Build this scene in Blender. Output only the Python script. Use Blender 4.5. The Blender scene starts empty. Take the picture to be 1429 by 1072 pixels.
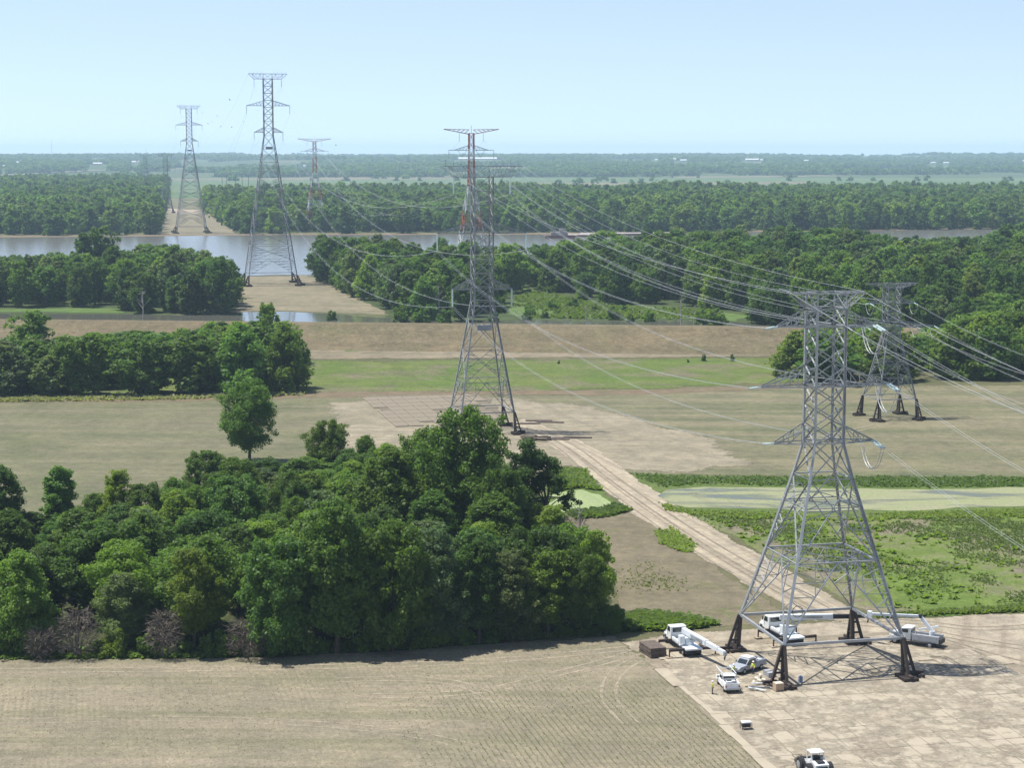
import bpy, bmesh, math, random
import numpy as np
from mathutils import Vector, Matrix, Euler
R = math.radians
scene = bpy.context.scene
COL = scene.collection
random.seed(11)

# ------------------------------------------------------------------ camera, sky, sun, exposure
CAM_H = 70.0
LENS_PX = 2600.0
TILT = math.atan(323.0 / LENS_PX)
cam_d = bpy.data.cameras.new('camera')
cam_d.sensor_width = 36.0
cam_d.lens = LENS_PX / 1429.0 * 36.0
cam_d.clip_start = 1.0
cam_d.clip_end = 60000.0
cam = bpy.data.objects.new('camera', cam_d)
cam.location = (0, 0, CAM_H)
cam.rotation_euler = (math.pi / 2 - TILT, 0, 0)
COL.objects.link(cam)
scene.camera = cam

SUN_EL = R(68)
SUN_AZ = R(281)                      # clockwise from +Y: high, from the left and a little beyond
world = bpy.data.worlds.new('World')
scene.world = world
world.use_nodes = True
wn = world.node_tree
for n in list(wn.nodes):
    wn.nodes.remove(n)
w_out = wn.nodes.new('ShaderNodeOutputWorld')
w_bg = wn.nodes.new('ShaderNodeBackground')
w_sky = wn.nodes.new('ShaderNodeTexSky')
w_sky.sky_type = 'NISHITA'
w_sky.sun_disc = False
w_sky.sun_elevation = SUN_EL
w_sky.sun_rotation = SUN_AZ
w_sky.altitude = 150
w_sky.air_density = 1.0
w_sky.dust_density = 0.0
w_sky.ozone_density = 2.0
w_bg.inputs['Strength'].default_value = 0.098
w_tint = wn.nodes.new('ShaderNodeMix')                # a clear, slightly cyan summer sky
w_tint.data_type = 'RGBA'
w_tint.blend_type = 'MULTIPLY'
w_tint.inputs[0].default_value = 1.0
w_tint.inputs[7].default_value = (0.95, 0.965, 1.03, 1)
w_tc = wn.nodes.new('ShaderNodeTexCoord')              # the dome is read a little above the horizon, so the rim keeps the pale blue of a clear noon
w_add = wn.nodes.new('ShaderNodeVectorMath')
w_add.operation = 'ADD'
w_add.inputs[1].default_value = (0, 0, 0.085)
w_nrm = wn.nodes.new('ShaderNodeVectorMath')
w_nrm.operation = 'NORMALIZE'
wn.links.new(w_tc.outputs['Generated'], w_add.inputs[0])
wn.links.new(w_add.outputs[0], w_nrm.inputs[0])
wn.links.new(w_nrm.outputs[0], w_sky.inputs['Vector'])
wn.links.new(w_sky.outputs[0], w_tint.inputs[6])
w_hsv = wn.nodes.new('ShaderNodeHueSaturation')         # milky summer air pales the blue
w_hsv.inputs['Saturation'].default_value = 0.78
w_hsv.inputs['Value'].default_value = 1.0
wn.links.new(w_tint.outputs[2], w_hsv.inputs['Color'])
wn.links.new(w_hsv.outputs[0], w_bg.inputs['Color'])
wn.links.new(w_bg.outputs[0], w_out.inputs['Surface'])

sun_d = bpy.data.lights.new('sun', 'SUN')
sun_d.energy = 4.6
sun_d.angle = R(0.53)
sun_d.color = (1.0, 0.965, 0.91)
sun = bpy.data.objects.new('sun', sun_d)
sun_dir = Vector((math.sin(SUN_AZ) * math.cos(SUN_EL), math.cos(SUN_AZ) * math.cos(SUN_EL), math.sin(SUN_EL)))
sun.rotation_euler = sun_dir.to_track_quat('Z', 'Y').to_euler()
sun.location = (-60, 100, 300)
COL.objects.link(sun)

scene.view_settings.view_transform = 'Standard'
scene.view_settings.look = 'None'
scene.view_settings.exposure = 0.78
scene.view_settings.gamma = 1.0
scene.view_settings.use_curve_mapping = False
scene.render.engine = 'CYCLES'
cy = scene.cycles
cy.max_bounces = 6
cy.diffuse_bounces = 3
cy.glossy_bounces = 3
cy.transmission_bounces = 4
cy.transparent_max_bounces = 8
cy.volume_bounces = 1
cy.sample_clamp_indirect = 6.0
cy.use_denoising = True
try:
    cy.denoiser = 'OPENIMAGEDENOISE'
    cy.denoising_prefilter = 'ACCURATE'
except Exception:
    pass


# ------------------------------------------------------------------ surveying helper
def G(px, py, z=0.0):
    """Ground position of a surveyed sight line (photo pixel) at height z."""
    dx = (px - 714.5) / LENS_PX
    dz = -(py - 536.0) / LENS_PX
    c, s = math.cos(TILT), math.sin(TILT)
    d = (dx, c + dz * s, -s + dz * c)
    t = (z - CAM_H) / d[2]
    return (d[0] * t, d[1] * t)


def row_height(Y, py):
    """Height at ground distance Y that shows at photo row py."""
    dz = -(py - 536.0) / LENS_PX
    c, s = math.cos(TILT), math.sin(TILT)
    return CAM_H + (-s + dz * c) * Y / (c + dz * s)


# ------------------------------------------------------------------ object helpers
def tag(o, label=None, cat=None, group=None, kind=None):
    if label: o['label'] = label
    if cat: o['category'] = cat
    if group: o['group'] = group
    if kind: o['kind'] = kind
    return o


def link(name, me, mat=None, parent=None, loc=None, rz=None):
    o = bpy.data.objects.new(name, me)
    COL.objects.link(o)
    if mat is not None and me is not None and len(me.materials) == 0:
        me.materials.append(mat)
    if parent is not None:
        o.parent = parent
    if loc is not None:
        o.location = loc
    if rz is not None:
        o.rotation_euler = (0, 0, rz)
    return o


def empty(name, loc=(0, 0, 0), rz=0.0):
    o = bpy.data.objects.new(name, None)
    o.empty_display_size = 0.5
    COL.objects.link(o)
    o.location = loc
    o.rotation_euler = (0, 0, rz)
    return o


def copy_tree(o, parent=None):
    c = o.copy()
    COL.objects.link(c)
    c.parent = parent
    for ch in list(o.children):
        copy_tree(ch, c)
    return c


class MB:
    """Collects simple solids; build() links them as one mesh object."""
    def __init__(self):
        self.v = []
        self.f = []
        self.smooth = False

    def add(self, vs, fs):
        n = len(self.v)
        self.v.extend([tuple(p) for p in vs])
        self.f.extend([tuple(i + n for i in f) for f in fs])

    def box(self, c, s, rz=0.0, rot=None):
        x, y, z = s[0] / 2, s[1] / 2, s[2] / 2
        m = rot if rot is not None else Matrix.Rotation(rz, 3, 'Z')
        c = Vector(c)
        vs = [c + m @ Vector((i, j, k)) for i in (-x, x) for j in (-y, y) for k in (-z, z)]
        self.add(vs, [(0, 1, 3, 2), (4, 6, 7, 5), (0, 4, 5, 1), (2, 3, 7, 6), (0, 2, 6, 4), (1, 5, 7, 3)])
        return self

    def frame(self, p0, p1, up=None):
        d = Vector(p1) - Vector(p0)
        L = d.length
        d = d / max(L, 1e-6)
        u = Vector(up) if up is not None else Vector((0, 0, 1))
        if abs(d.dot(u)) > 0.97:
            u = Vector((1, 0, 0)) if abs(d.x) < 0.9 else Vector((0, 1, 0))
        a = d.cross(u).normalized()
        b = a.cross(d).normalized()
        return d, a, b

    def bar(self, p0, p1, w, h=None, up=None):
        h = w if h is None else h
        p0, p1 = Vector(p0), Vector(p1)
        d, a, b = self.frame(p0, p1, up)
        vs = [p + a * (i * w / 2) + b * (j * h / 2) for p in (p0, p1) for i, j in ((-1, -1), (1, -1), (1, 1), (-1, 1))]
        self.add(vs, [(0, 3, 2, 1), (4, 5, 6, 7), (0, 1, 5, 4), (1, 2, 6, 5), (2, 3, 7, 6), (3, 0, 4, 7)])
        return self

    def angle(self, p0, p1, w, t=None, up=None):
        """rolled steel angle (L section)"""
        t = w * 0.16 if t is None else t
        p0, p1 = Vector(p0), Vector(p1)
        d, a, b = self.frame(p0, p1, up)
        prof = [(-w / 2, -w / 2), (w / 2, -w / 2), (w / 2, -w / 2 + t), (-w / 2 + t, -w / 2 + t), (-w / 2 + t, w / 2), (-w / 2, w / 2)]
        vs = [p + a * i + b * j for p in (p0, p1) for i, j in prof]
        fs = [(k, (k + 1) % 6, (k + 1) % 6 + 6, k + 6) for k in range(6)]
        fs += [(0, 3, 2, 1), (0, 5, 4, 3), (6, 7, 8, 9), (6, 9, 10, 11)]
        self.add(vs, fs)
        return self

    def tube(self, pts, r, n=6, cap=True):
        """round tube along a polyline; r may be a list"""
        pts = [Vector(p) for p in pts]
        rs = r if isinstance(r, (list, tuple)) else [r] * len(pts)
        rings = []
        vs = []
        for i, p in enumerate(pts):
            q0 = pts[max(i - 1, 0)]
            q1 = pts[min(i + 1, len(pts) - 1)]
            d, a, b = self.frame(q0, q1)
            for k in range(n):
                t = 2 * math.pi * k / n
                vs.append(p + a * (rs[i] * math.cos(t)) + b * (rs[i] * math.sin(t)))
        fs = []
        for i in range(len(pts) - 1):
            for k in range(n):
                fs.append((i * n + k, i * n + (k + 1) % n, (i + 1) * n + (k + 1) % n, (i + 1) * n + k))
        if cap:
            fs.append(tuple(range(n))[::-1])
            fs.append(tuple((len(pts) - 1) * n + k for k in range(n)))
        self.add(vs, fs)
        return self

    def prism(self, poly, y0, y1):
        """profile in the x-z plane, extruded from y0 to y1"""
        n = len(poly)
        vs = [(x, y0, z) for x, z in poly] + [(x, y1, z) for x, z in poly]
        fs = [tuple(range(n)), tuple(range(2 * n - 1, n - 1, -1))]
        fs += [(k, k + n, (k + 1) % n + n, (k + 1) % n) for k in range(n)]
        self.add(vs, fs)
        return self

    def quad(self, a, b, c, d):
        self.add([a, b, c, d], [(0, 1, 2, 3)])
        return self

    def mesh(self, name, smooth=False):
        me = bpy.data.meshes.new(name)
        me.from_pydata(self.v, [], self.f)
        me.validate()
        bm = bmesh.new()
        bm.from_mesh(me)
        bmesh.ops.recalc_face_normals(bm, faces=bm.faces)
        bm.to_mesh(me)
        bm.free()
        if smooth:
            for p in me.polygons:
                p.use_smooth = True
        me.update()
        return me

    def build(self, name, mat, parent=None, smooth=False, loc=None, rz=None):
        return link(name, self.mesh(name, smooth), mat, parent, loc, rz)


def np_mesh(name, V, F, mat=None):
    """numpy vertices and equal-sized faces -> mesh"""
    V = np.ascontiguousarray(V, dtype=np.float32)
    F = np.ascontiguousarray(F, dtype=np.int32)
    k = F.shape[1]
    me = bpy.data.meshes.new(name)
    me.vertices.add(len(V))
    me.vertices.foreach_set('co', V.ravel())
    me.loops.add(F.size)
    me.loops.foreach_set('vertex_index', F.ravel())
    me.polygons.add(len(F))
    me.polygons.foreach_set('loop_start', np.arange(0, F.size, k, dtype=np.int32))
    try:
        me.polygons.foreach_set('loop_total', np.full(len(F), k, dtype=np.int32))
    except Exception:
        pass
    me.update(calc_edges=True)
    if mat:
        me.materials.append(mat)
    return me


# ------------------------------------------------------------------ materials
class NT:
    def __init__(self, name):
        self.m = bpy.data.materials.new(name)
        self.m.use_nodes = True
        self.t = self.m.node_tree
        self.bsdf = self.t.nodes['Principled BSDF']
        self.out = self.t.nodes['Material Output']
        self.tc = None

    def n(self, typ, **kw):
        nd = self.t.nodes.new(typ)
        for k, v in kw.items():
            setattr(nd, k, v)
        return nd

    def l(self, a, b):
        self.t.links.new(a, b)

    def coord(self, scale=(1, 1, 1), rz=0.0, kind='Object'):
        if self.tc is None:
            self.tc = self.n('ShaderNodeTexCoord')
        mp = self.n('ShaderNodeMapping')
        mp.vector_type = 'POINT'
        if rz:
            pre = self.n('ShaderNodeMapping')
            pre.inputs['Rotation'].default_value = (0, 0, rz)
            self.l(self.tc.outputs[kind], pre.inputs['Vector'])
            self.l(pre.outputs[0], mp.inputs['Vector'])
        else:
            self.l(self.tc.outputs[kind], mp.inputs['Vector'])
        mp.inputs['Scale'].default_value = scale
        return mp.outputs[0]

    def noise(self, vec, scale=1.0, detail=4.0, rough=0.55, dist=0.0):
        nd = self.n('ShaderNodeTexNoise')
        nd.inputs['Scale'].default_value = scale
        nd.inputs['Detail'].default_value = detail
        nd.inputs['Roughness'].default_value = rough
        nd.inputs['Distortion'].default_value = dist
        self.l(vec, nd.inputs['Vector'])
        return nd.outputs['Fac']

    def ramp(self, fac, a, b, c0=(0, 0, 0), c1=(1, 1, 1)):
        nd = self.n('ShaderNodeValToRGB')
        nd.color_ramp.elements[0].position = a
        nd.color_ramp.elements[1].position = b
        nd.color_ramp.elements[0].color = (*c0, 1)
        nd.color_ramp.elements[1].color = (*c1, 1)
        self.l(fac, nd.inputs['Fac'])
        return nd.outputs['Color']

    def mix(self, fac, a, b, mode='MIX'):
        nd = self.n('ShaderNodeMix')
        nd.data_type = 'RGBA'
        nd.blend_type = mode
        for i, v in ((6, a), (7, b)):
            if isinstance(v, (tuple, list)):
                nd.inputs[i].default_value = (*v[:3], 1)
            else:
                self.l(v, nd.inputs[i])
        if isinstance(fac, (int, float)):
            nd.inputs[0].default_value = fac
        else:
            self.l(fac, nd.inputs[0])
        return nd.outputs[2]

    def math(self, op, a, b=None, clamp=False):
        nd = self.n('ShaderNodeMath')
        nd.operation = op
        nd.use_clamp = clamp
        for i, v in ((0, a), (1, b)):
            if v is None:
                continue
            if isinstance(v, (int, float)):
                nd.inputs[i].default_value = v
            else:
                self.l(v, nd.inputs[i])
        return nd.outputs[0]

    def bump(self, h, strength=0.4, dist=0.1):
        nd = self.n('ShaderNodeBump')
        nd.inputs['Strength'].default_value = strength
        nd.inputs['Distance'].default_value = dist
        self.l(h, nd.inputs['Height'])
        self.l(nd.outputs[0], self.bsdf.inputs['Normal'])

    def base(self, c):
        if isinstance(c, (tuple, list)):
            self.bsdf.inputs['Base Color'].default_value = (*c[:3], 1)
        else:
            self.l(c, self.bsdf.inputs['Base Color'])

    def set(self, rough=0.8, metal=0.0, spec=0.3):
        self.bsdf.inputs['Roughness'].default_value = rough
        self.bsdf.inputs['Metallic'].default_value = metal
        self.bsdf.inputs['Specular IOR Level'].default_value = spec
        return self


def paint(name, col, rough=0.5, metal=0.0, var=0.12, scale=3.0, spec=0.4):
    t = NT(name)
    f = t.noise(t.coord(), scale, 5, 0.6)
    c = t.mix(t.ramp(f, 0.35, 0.75), tuple(x * (1 - var) for x in col), tuple(min(1, x * (1 + var)) for x in col))
    f2 = t.noise(t.coord(), scale * 0.23 + 0.1, 3, 0.6)
    c = t.mix(t.ramp(f2, 0.5, 0.8), c, tuple(x * (1 - 1.6 * var) for x in col))
    t.base(c)
    t.set(rough, metal, spec)
    return t.m


def ground(name, ca, cb, cc=None, big=0.03, mid=0.3, fine=2.0, streak=None, rows=None, edge=False, cc_at=(0.55, 0.7),
           fine_amt=0.35, patch_scale=None, bump=0.5):
    """soil / stubble / grass surface: two soil tones, patches of a third, fine grain, optional streaks and drill rows"""
    t = NT(name)
    dim = lambda c: tuple(x * 0.80 for x in c)
    ca, cb = dim(ca), dim(cb)
    cc = dim(cc) if cc else None
    streak = (*streak[:4], dim(streak[4])) if streak else None
    rows = (*rows[:3], dim(rows[3])) if rows else None
    co = t.coord()
    f1 = t.noise(co, big, 6, 0.6)
    col = t.mix(t.ramp(f1, 0.38, 0.62), ca, cb)
    if streak:
        rz, sx, sy, amt, scol = streak
        sv = t.noise(t.coord((sx, sy, 1), rz), 1.0, 5, 0.6)
        col = t.mix(t.math('MULTIPLY', t.ramp(sv, 0.42, 0.66), amt), col, scol)
    if cc:
        ps = patch_scale or mid
        f2 = t.noise(co, ps, 7, 0.65, 0.4)
        col = t.mix(t.ramp(f2, cc_at[0], cc_at[1]), col, cc)
    f3 = t.noise(co, fine, 5, 0.7)
    grain = t.ramp(f3, 0.25, 0.75, (1 - fine_amt,) * 3, (1 + fine_amt * 0.6,) * 3)
    col = t.mix(1.0, col, grain, 'MULTIPLY')
    f4 = t.noise(co, mid * 1.7, 4, 0.6)
    col = t.mix(1.0, col, t.ramp(f4, 0.3, 0.7, (0.80,) * 3, (1.16,) * 3), 'MULTIPLY')
    f5 = t.noise(co, big * 3.3, 5, 0.65)
    col = t.mix(1.0, col, t.ramp(f5, 0.33, 0.67, (0.84, 0.85, 0.87), (1.12, 1.11, 1.08)), 'MULTIPLY')
    if rows:
        rz, spacing, amt, rcol = rows
        w = t.n('ShaderNodeTexWave')
        w.wave_type = 'BANDS'
        w.bands_direction = 'X'
        w.inputs['Scale'].default_value = math.pi * 2 / spacing / 20.0 * 1.0
        w.inputs['Distortion'].default_value = 1.2
        w.inputs['Detail'].default_value = 2
        w.inputs['Detail Scale'].default_value = 0.6
        t.l(t.coord((1, 1, 1), rz), w.inputs['Vector'])
        rm = t.ramp(t.noise(co, 0.05, 4, 0.6), 0.38, 0.62)
        col = t.mix(t.math('MULTIPLY', t.math('MULTIPLY', t.ramp(w.outputs['Fac'], 0.45, 0.85), rm), amt), col, rcol)
    t.base(col)
    t.set(0.95, 0, 0.12)
    if bump:
        t.bump(t.noise(co, fine * 0.8, 6, 0.7), bump, 0.12)
    if edge:
        at = t.n('ShaderNodeAttribute')
        at.attribute_name = 'edge'
        nz = t.noise(t.coord(), 0.9 if edge is True else edge, 6, 0.7)
        a = t.math('ADD', at.outputs['Fac'], t.math('MULTIPLY', t.math('SUBTRACT', nz, 0.5), 1.6))
        a = t.ramp(a, 0.42, 0.58)
        tr = t.n('ShaderNodeBsdfTransparent')
        mx = t.n('ShaderNodeMixShader')
        t.l(a, mx.inputs[0])
        t.l(tr.outputs[0], mx.inputs[1])
        t.l(t.bsdf.outputs[0], mx.inputs[2])
        t.l(mx.outputs[0], t.out.inputs['Surface'])
    return t.m


def leaf_material(name, col, var=0.25, trans=0.5, hue=0.02):
    t = NT(name)
    oi = t.n('ShaderNodeObjectInfo')
    ge = t.n('ShaderNodeNewGeometry')
    c = t.mix(t.ramp(ge.outputs['Random Per Island'], 0.0, 1.0), tuple(x * (1 - var) for x in col), tuple(x * (1 + var) for x in col))
    warm = (col[0] * 1.30, col[1] * 1.12, col[2] * 0.8)
    cool = (col[0] * 0.72, col[1] * 0.86, col[2] * 1.0)
    c2 = t.mix(oi.outputs['Random'], warm, cool)
    c = t.mix(0.6, c, c2)
    vr = t.math('MULTIPLY', t.math('FRACT', t.math('MULTIPLY', oi.outputs['Random'], 7.31)), 0.62)
    vr = t.math('ADD', vr, 0.68)
    cb = t.n('ShaderNodeCombineColor')
    for i in range(3):
        t.l(vr, cb.inputs[i])
    c = t.mix(1.0, c, cb.outputs[0], 'MULTIPLY')
    t.base(c)
    t.set(0.55, 0, 0.25)
    tl = t.n('ShaderNodeBsdfTranslucent')
    t.l(t.mix(1.0, c, (1.25, 1.35, 0.6), 'MULTIPLY'), tl.inputs['Color'])
    mx = t.n('ShaderNodeMixShader')
    mx.inputs[0].default_value = trans
    t.l(t.bsdf.outputs[0], mx.inputs[1])
    t.l(tl.outputs[0], mx.inputs[2])
    t.l(mx.outputs[0], t.out.inputs['Surface'])
    return t.m


def water_material(name, col, rough, scale, strength, algae=None, algae2=None, streak=None):
    t = NT(name)
    co = t.coord()
    t.base(col)
    t.set(rough, 0, 0.5)
    t.bsdf.inputs['IOR'].default_value = 1.33
    if algae:
        f = t.noise(t.coord((0.5, 1.6, 1)), 0.06, 7, 0.62, 0.6)
        m = t.ramp(f, *(streak or (0.36, 0.46)))
        algae, algae2 = tuple(x * 0.8 for x in algae), tuple(x * 0.8 for x in algae2)
        ac = t.mix(t.ramp(t.noise(co, 0.12, 5, 0.6), 0.35, 0.65), algae, algae2)
        ac = t.mix(1.0, ac, t.ramp(t.noise(co, 1.4, 4, 0.7), 0.3, 0.7, (0.8,) * 3, (1.15,) * 3), 'MULTIPLY')
        t.base(t.mix(m, col, ac))
        t.l(t.ramp(m, 0, 1, (rough,) * 3, (0.85,) * 3), t.bsdf.inputs['Roughness'])
        t.l(t.ramp(m, 0, 1, (0.5,) * 3, (0.1,) * 3), t.bsdf.inputs['Specular IOR Level'])
    t.bump(t.noise(t.coord((1, 1.6, 1)), scale, 4, 0.6), strength, 0.3)
    return t.m

# ------------------------------------------------------------------ the ground, fields, water
LINE_YAW = math.atan(0.229)                      # bearing of the power line from the +Y axis
LU = Vector((math.cos(LINE_YAW), math.sin(LINE_YAW), 0))     # across the line
LV = Vector((-math.sin(LINE_YAW), math.cos(LINE_YAW), 0))    # along the line
NEAR_T = Vector((42.2, 249.6, 0))


def W(pts):
    return [G(*p) for p in pts]


def densify(pts, step, jit, seed):
    rnd = random.Random(seed)
    out = []
    n = len(pts)
    for i in range(n):
        a, b = Vector(pts[i]), Vector(pts[(i + 1) % n])
        L = (b - a).length
        k = max(1, min(60, int(L / step)))
        nrm = Vector((-(b - a).y, (b - a).x)) / max(L, 1e-6)
        ph = [rnd.uniform(0, 6.28) for _ in range(5)]
        for j in range(k):
            t = j / k
            s = t * L
            w = sum(math.sin(s * f / step + p) * am for f, p, am in zip((0.35, 0.8, 1.7, 2.9, 4.6), ph, (1, 0.7, 0.5, 0.35, 0.3)))
            fade = min(1.0, 4 * t, 4 * (1 - t)) if k > 3 else 0
            out.append(a.lerp(b, t) + nrm * (w * jit * fade + rnd.uniform(-0.25, 0.25) * jit))
    return out


def sheet(name, pts, z, mat, step=3.0, jit=0.5, edge=1.5, seed=1, kind='structure'):
    """flat sheet with an uneven outline; an 'edge' attribute runs 0 at the rim to 1 inside"""
    p = densify(pts, step, jit, seed)
    area = sum(p[i].x * p[(i + 1) % len(p)].y - p[(i + 1) % len(p)].x * p[i].y for i in range(len(p)))
    if area < 0:
        p.reverse()
    n = len(p)
    inner = []
    for i in range(n):
        a, b, c = p[(i - 3) % n], p[i], p[(i + 3) % n]
        d = (c - a)
        d = d / max(d.length, 1e-6)
        inner.append(b + Vector((-d.y, d.x)) * edge)
    vs = [(q.x, q.y, z) for q in p] + [(q.x, q.y, z + 0.002) for q in inner]
    fs = [(i, (i + 1) % n, (i + 1) % n + n, i + n) for i in range(n)] + [tuple(range(n, 2 * n))]
    me = bpy.data.meshes.new(name)
    me.from_pydata(vs, [], fs)
    at = me.attributes.new('edge', 'FLOAT', 'POINT')
    at.data.foreach_set('value', [0.0] * n + [1.0] * n)
    me.update()
    o = link(name, me, mat)
    o['kind'] = kind
    return o


def inside(x, y, poly):
    c = False
    n = len(poly)
    j = n - 1
    for i in range(n):
        xi, yi = poly[i]
        xj, yj = poly[j]
        if (yi > y) != (yj > y) and x < (xj - xi) * (y - yi) / (yj - yi) + xi:
            c = not c
        j = i
    return c


# base ground, one sheet out to beyond the hills
gm = MB()
gm.quad((-9000, 120, 0), (9000, 120, 0), (9000, 15500, 0), (-9000, 15500, 0))
g_mat = ground('meadow_soil', (0.105, 0.115, 0.05), (0.15, 0.135, 0.075), (0.075, 0.11, 0.03), big=0.01, mid=0.08, fine=1.2)
tag(gm.build('ground', g_mat), kind='structure')

M_stub = ground('stubble_field', (0.30, 0.255, 0.182), (0.262, 0.226, 0.158), (0.21, 0.197, 0.122), big=0.035, mid=0.5, fine=3.0,
                streak=(0.02, 0.012, 0.35, 0.6, (0.165, 0.165, 0.095)), rows=(-LINE_YAW, 0.76, 0.32, (0.15, 0.15, 0.09)),
                edge=True, cc_at=(0.6, 0.78), patch_scale=0.05, fine_amt=0.42)
FORE = W([(-260, 1300), (-260, 914), (0, 919), (300, 918), (560, 906), (720, 894), (860, 886), (905, 918), (1000, 990), (1150, 1105), (1290, 1300)])
sheet('stubble_field', FORE, 0.02, M_stub, 3, 0.5, 1.4, 2)

M_dirt = ground('bare_yard', (0.41, 0.355, 0.265), (0.37, 0.32, 0.24), (0.29, 0.245, 0.18), big=0.06, mid=0.3, fine=2.5,
                streak=(-LINE_YAW + 0.5, 0.5, 0.03, 0.7, (0.25, 0.205, 0.155)), edge=True, cc_at=(0.55, 0.72), patch_scale=0.12)
YARD = W([(858, 897), (930, 884), (1050, 876), (1130, 868), (1230, 862), (1429, 855), (1700, 846), (1900, 1300), (1300, 1300), (1095, 1072), (985, 985), (880, 912)])
sheet('bare_yard', YARD, 0.04, M_dirt, 3, 0.4, 2.2, 3)

M_floor = ground('woodland_floor', (0.06, 0.06, 0.03), (0.05, 0.065, 0.022), (0.09, 0.11, 0.035), big=0.1, mid=0.4, fine=2)
WOOD = W([(-330, 912), (0, 912), (300, 912), (560, 901), (700, 890), (852, 880), (850, 830), (822, 770), (790, 735), (700, 692), (560, 672),
          (430, 662), (300, 682), (150, 735), (0, 745), (-330, 745)])
sheet('woodland_floor', WOOD, 0.03, M_floor, 4, 1.0, 1.0, 4)
M_verge = ground('grass_verge', (0.10, 0.16, 0.035), (0.085, 0.15, 0.03), (0.15, 0.15, 0.06), big=0.1, mid=0.6, fine=3, edge=True)
sheet('grass_verge', W([(-260, 924), (0, 922), (300, 921), (560, 909), (700, 897), (700, 884), (300, 900), (-260, 905)]), 0.05, M_verge, 3, 0.5, 1.0, 8)
sheet('grass_verge', W([(838, 888), (880, 884), (960, 882), (1010, 874), (960, 862), (890, 856), (850, 862)]), 0.06, M_verge, 2, 0.5, 1.0, 9)
sheet('grass_verge', W([(1215, 864), (1429, 856), (1700, 848), (1700, 838), (1429, 846), (1260, 856)]), 0.06, M_verge, 3, 0.4, 0.8, 10)

M_fallow = ground('fallow_patch', (0.175, 0.15, 0.095), (0.205, 0.175, 0.115), (0.11, 0.15, 0.04), big=0.06, mid=0.35, fine=2.2, edge=True,
                  cc_at=(0.58, 0.68), patch_scale=0.07)
FALLOW = W([(780, 716), (868, 710), (905, 722), (1000, 785), (1060, 826), (1120, 864), (1000, 878), (865, 872), (835, 800)])
sheet('fallow_patch', FALLOW, 0.02, M_fallow, 3, 0.8, 1.5, 5)

M_weed = ground('weedy_field', (0.125, 0.185, 0.038), (0.165, 0.20, 0.055), (0.215, 0.185, 0.13), big=0.05, mid=0.4, fine=2.0, edge=True,
                cc_at=(0.47, 0.60), patch_scale=0.05, fine_amt=0.5)
WEED = W([(925, 712), (985, 709), (1150, 713), (1429, 706), (1800, 701), (1800, 846), (1429, 853), (1225, 860), (1140, 818), (1045, 765), (960, 718)])
sheet('weedy_field', WEED, 0.02, M_weed, 3, 0.6, 1.2, 6)

M_field = ground('crop_field', (0.23, 0.203, 0.128), (0.19, 0.172, 0.105), (0.155, 0.165, 0.085), big=0.02, mid=0.25, fine=1.6,
                 streak=(0.05, 0.006, 0.13, 1.0, (0.132, 0.143, 0.073)), edge=True, cc_at=(0.55, 0.75), patch_scale=0.03, bump=0.4)
FIELD_R = W([(690, 550), (900, 548), (1110, 540), (1429, 536), (1800, 534), (1800, 668), (1429, 668), (1000, 667), (868, 662), (760, 640), (690, 620)])
sheet('crop_field', FIELD_R, 0.015, M_field, 5, 1.0, 5.0, 7)
M_field2 = ground('green_crop_field', (0.15, 0.152, 0.084), (0.168, 0.16, 0.094), (0.125, 0.138, 0.068), big=0.02, mid=0.25, fine=1.6,
                  streak=(0.05, 0.006, 0.16, 0.7, (0.215, 0.19, 0.125)), edge=True, cc_at=(0.5, 0.7), patch_scale=0.03, bump=0.4)
FIELD_L = W([(-330, 562), (0, 560), (250, 558), (430, 551), (560, 549), (700, 549), (720, 600), (620, 660), (480, 690), (300, 720), (0, 780), (-330, 790)])
sheet('green_crop_field', FIELD_L, 0.02, M_field2, 5, 1.0, 5.0, 11)

M_tan = ground('trampled_clearing', (0.33, 0.285, 0.205), (0.28, 0.245, 0.17), (0.235, 0.21, 0.145), big=0.05, mid=0.2, fine=1.8,
               streak=(0.1, 0.02, 0.2, 0.6, (0.23, 0.205, 0.14)), edge=0.5, cc_at=(0.5, 0.7), patch_scale=0.06)
sheet('trampled_clearing', W([(440, 560), (560, 553), (700, 552), (800, 560), (900, 580), (1020, 612), (1080, 650), (960, 664), (862, 660), (800, 655), (740, 668),
                        (640, 670), (520, 668), (440, 640)]), 0.035, M_tan, 5, 2.0, 9.0, 12)
M_red = ground('reddish_margin', (0.20, 0.15, 0.095), (0.185, 0.15, 0.095), (0.14, 0.14, 0.06), big=0.05, mid=0.2, fine=1.5, edge=0.4)
sheet('bare_margin', W([(-330, 566), (0, 563), (250, 561), (430, 556), (700, 552), (900, 552), (1100, 544), (1100, 538), (900, 543), (700, 545), (430, 547), (250, 553), (0, 556), (-330, 558)]),
      0.045, M_red, 5, 0.8, 2.5, 13)

# dirt road between the two towers
M_road = ground('dirt_road', (0.43, 0.37, 0.27), (0.40, 0.34, 0.25), (0.33, 0.28, 0.205), big=0.08, mid=0.4, fine=2.2,
                streak=(-LINE_YAW - 0.03, 0.9, 0.006, 1.0, (0.275, 0.232, 0.168)), edge=True, cc_at=(0.56, 0.7), patch_scale=0.2, fine_amt=0.16, bump=0.15)
ROAD_L = [(700, 592), (752, 612), (795, 642), (838, 684), (885, 722), (970, 776), (1050, 824), (1125, 866)]
ROAD_R = [(1222, 868), (1150, 824), (1060, 772), (985, 728), (915, 684), (868, 650), (815, 616), (765, 596), (730, 584)]
sheet('dirt_road', W(ROAD_L + ROAD_R), 0.055, M_road, 2.5, 0.45, 1.1, 14)

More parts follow.
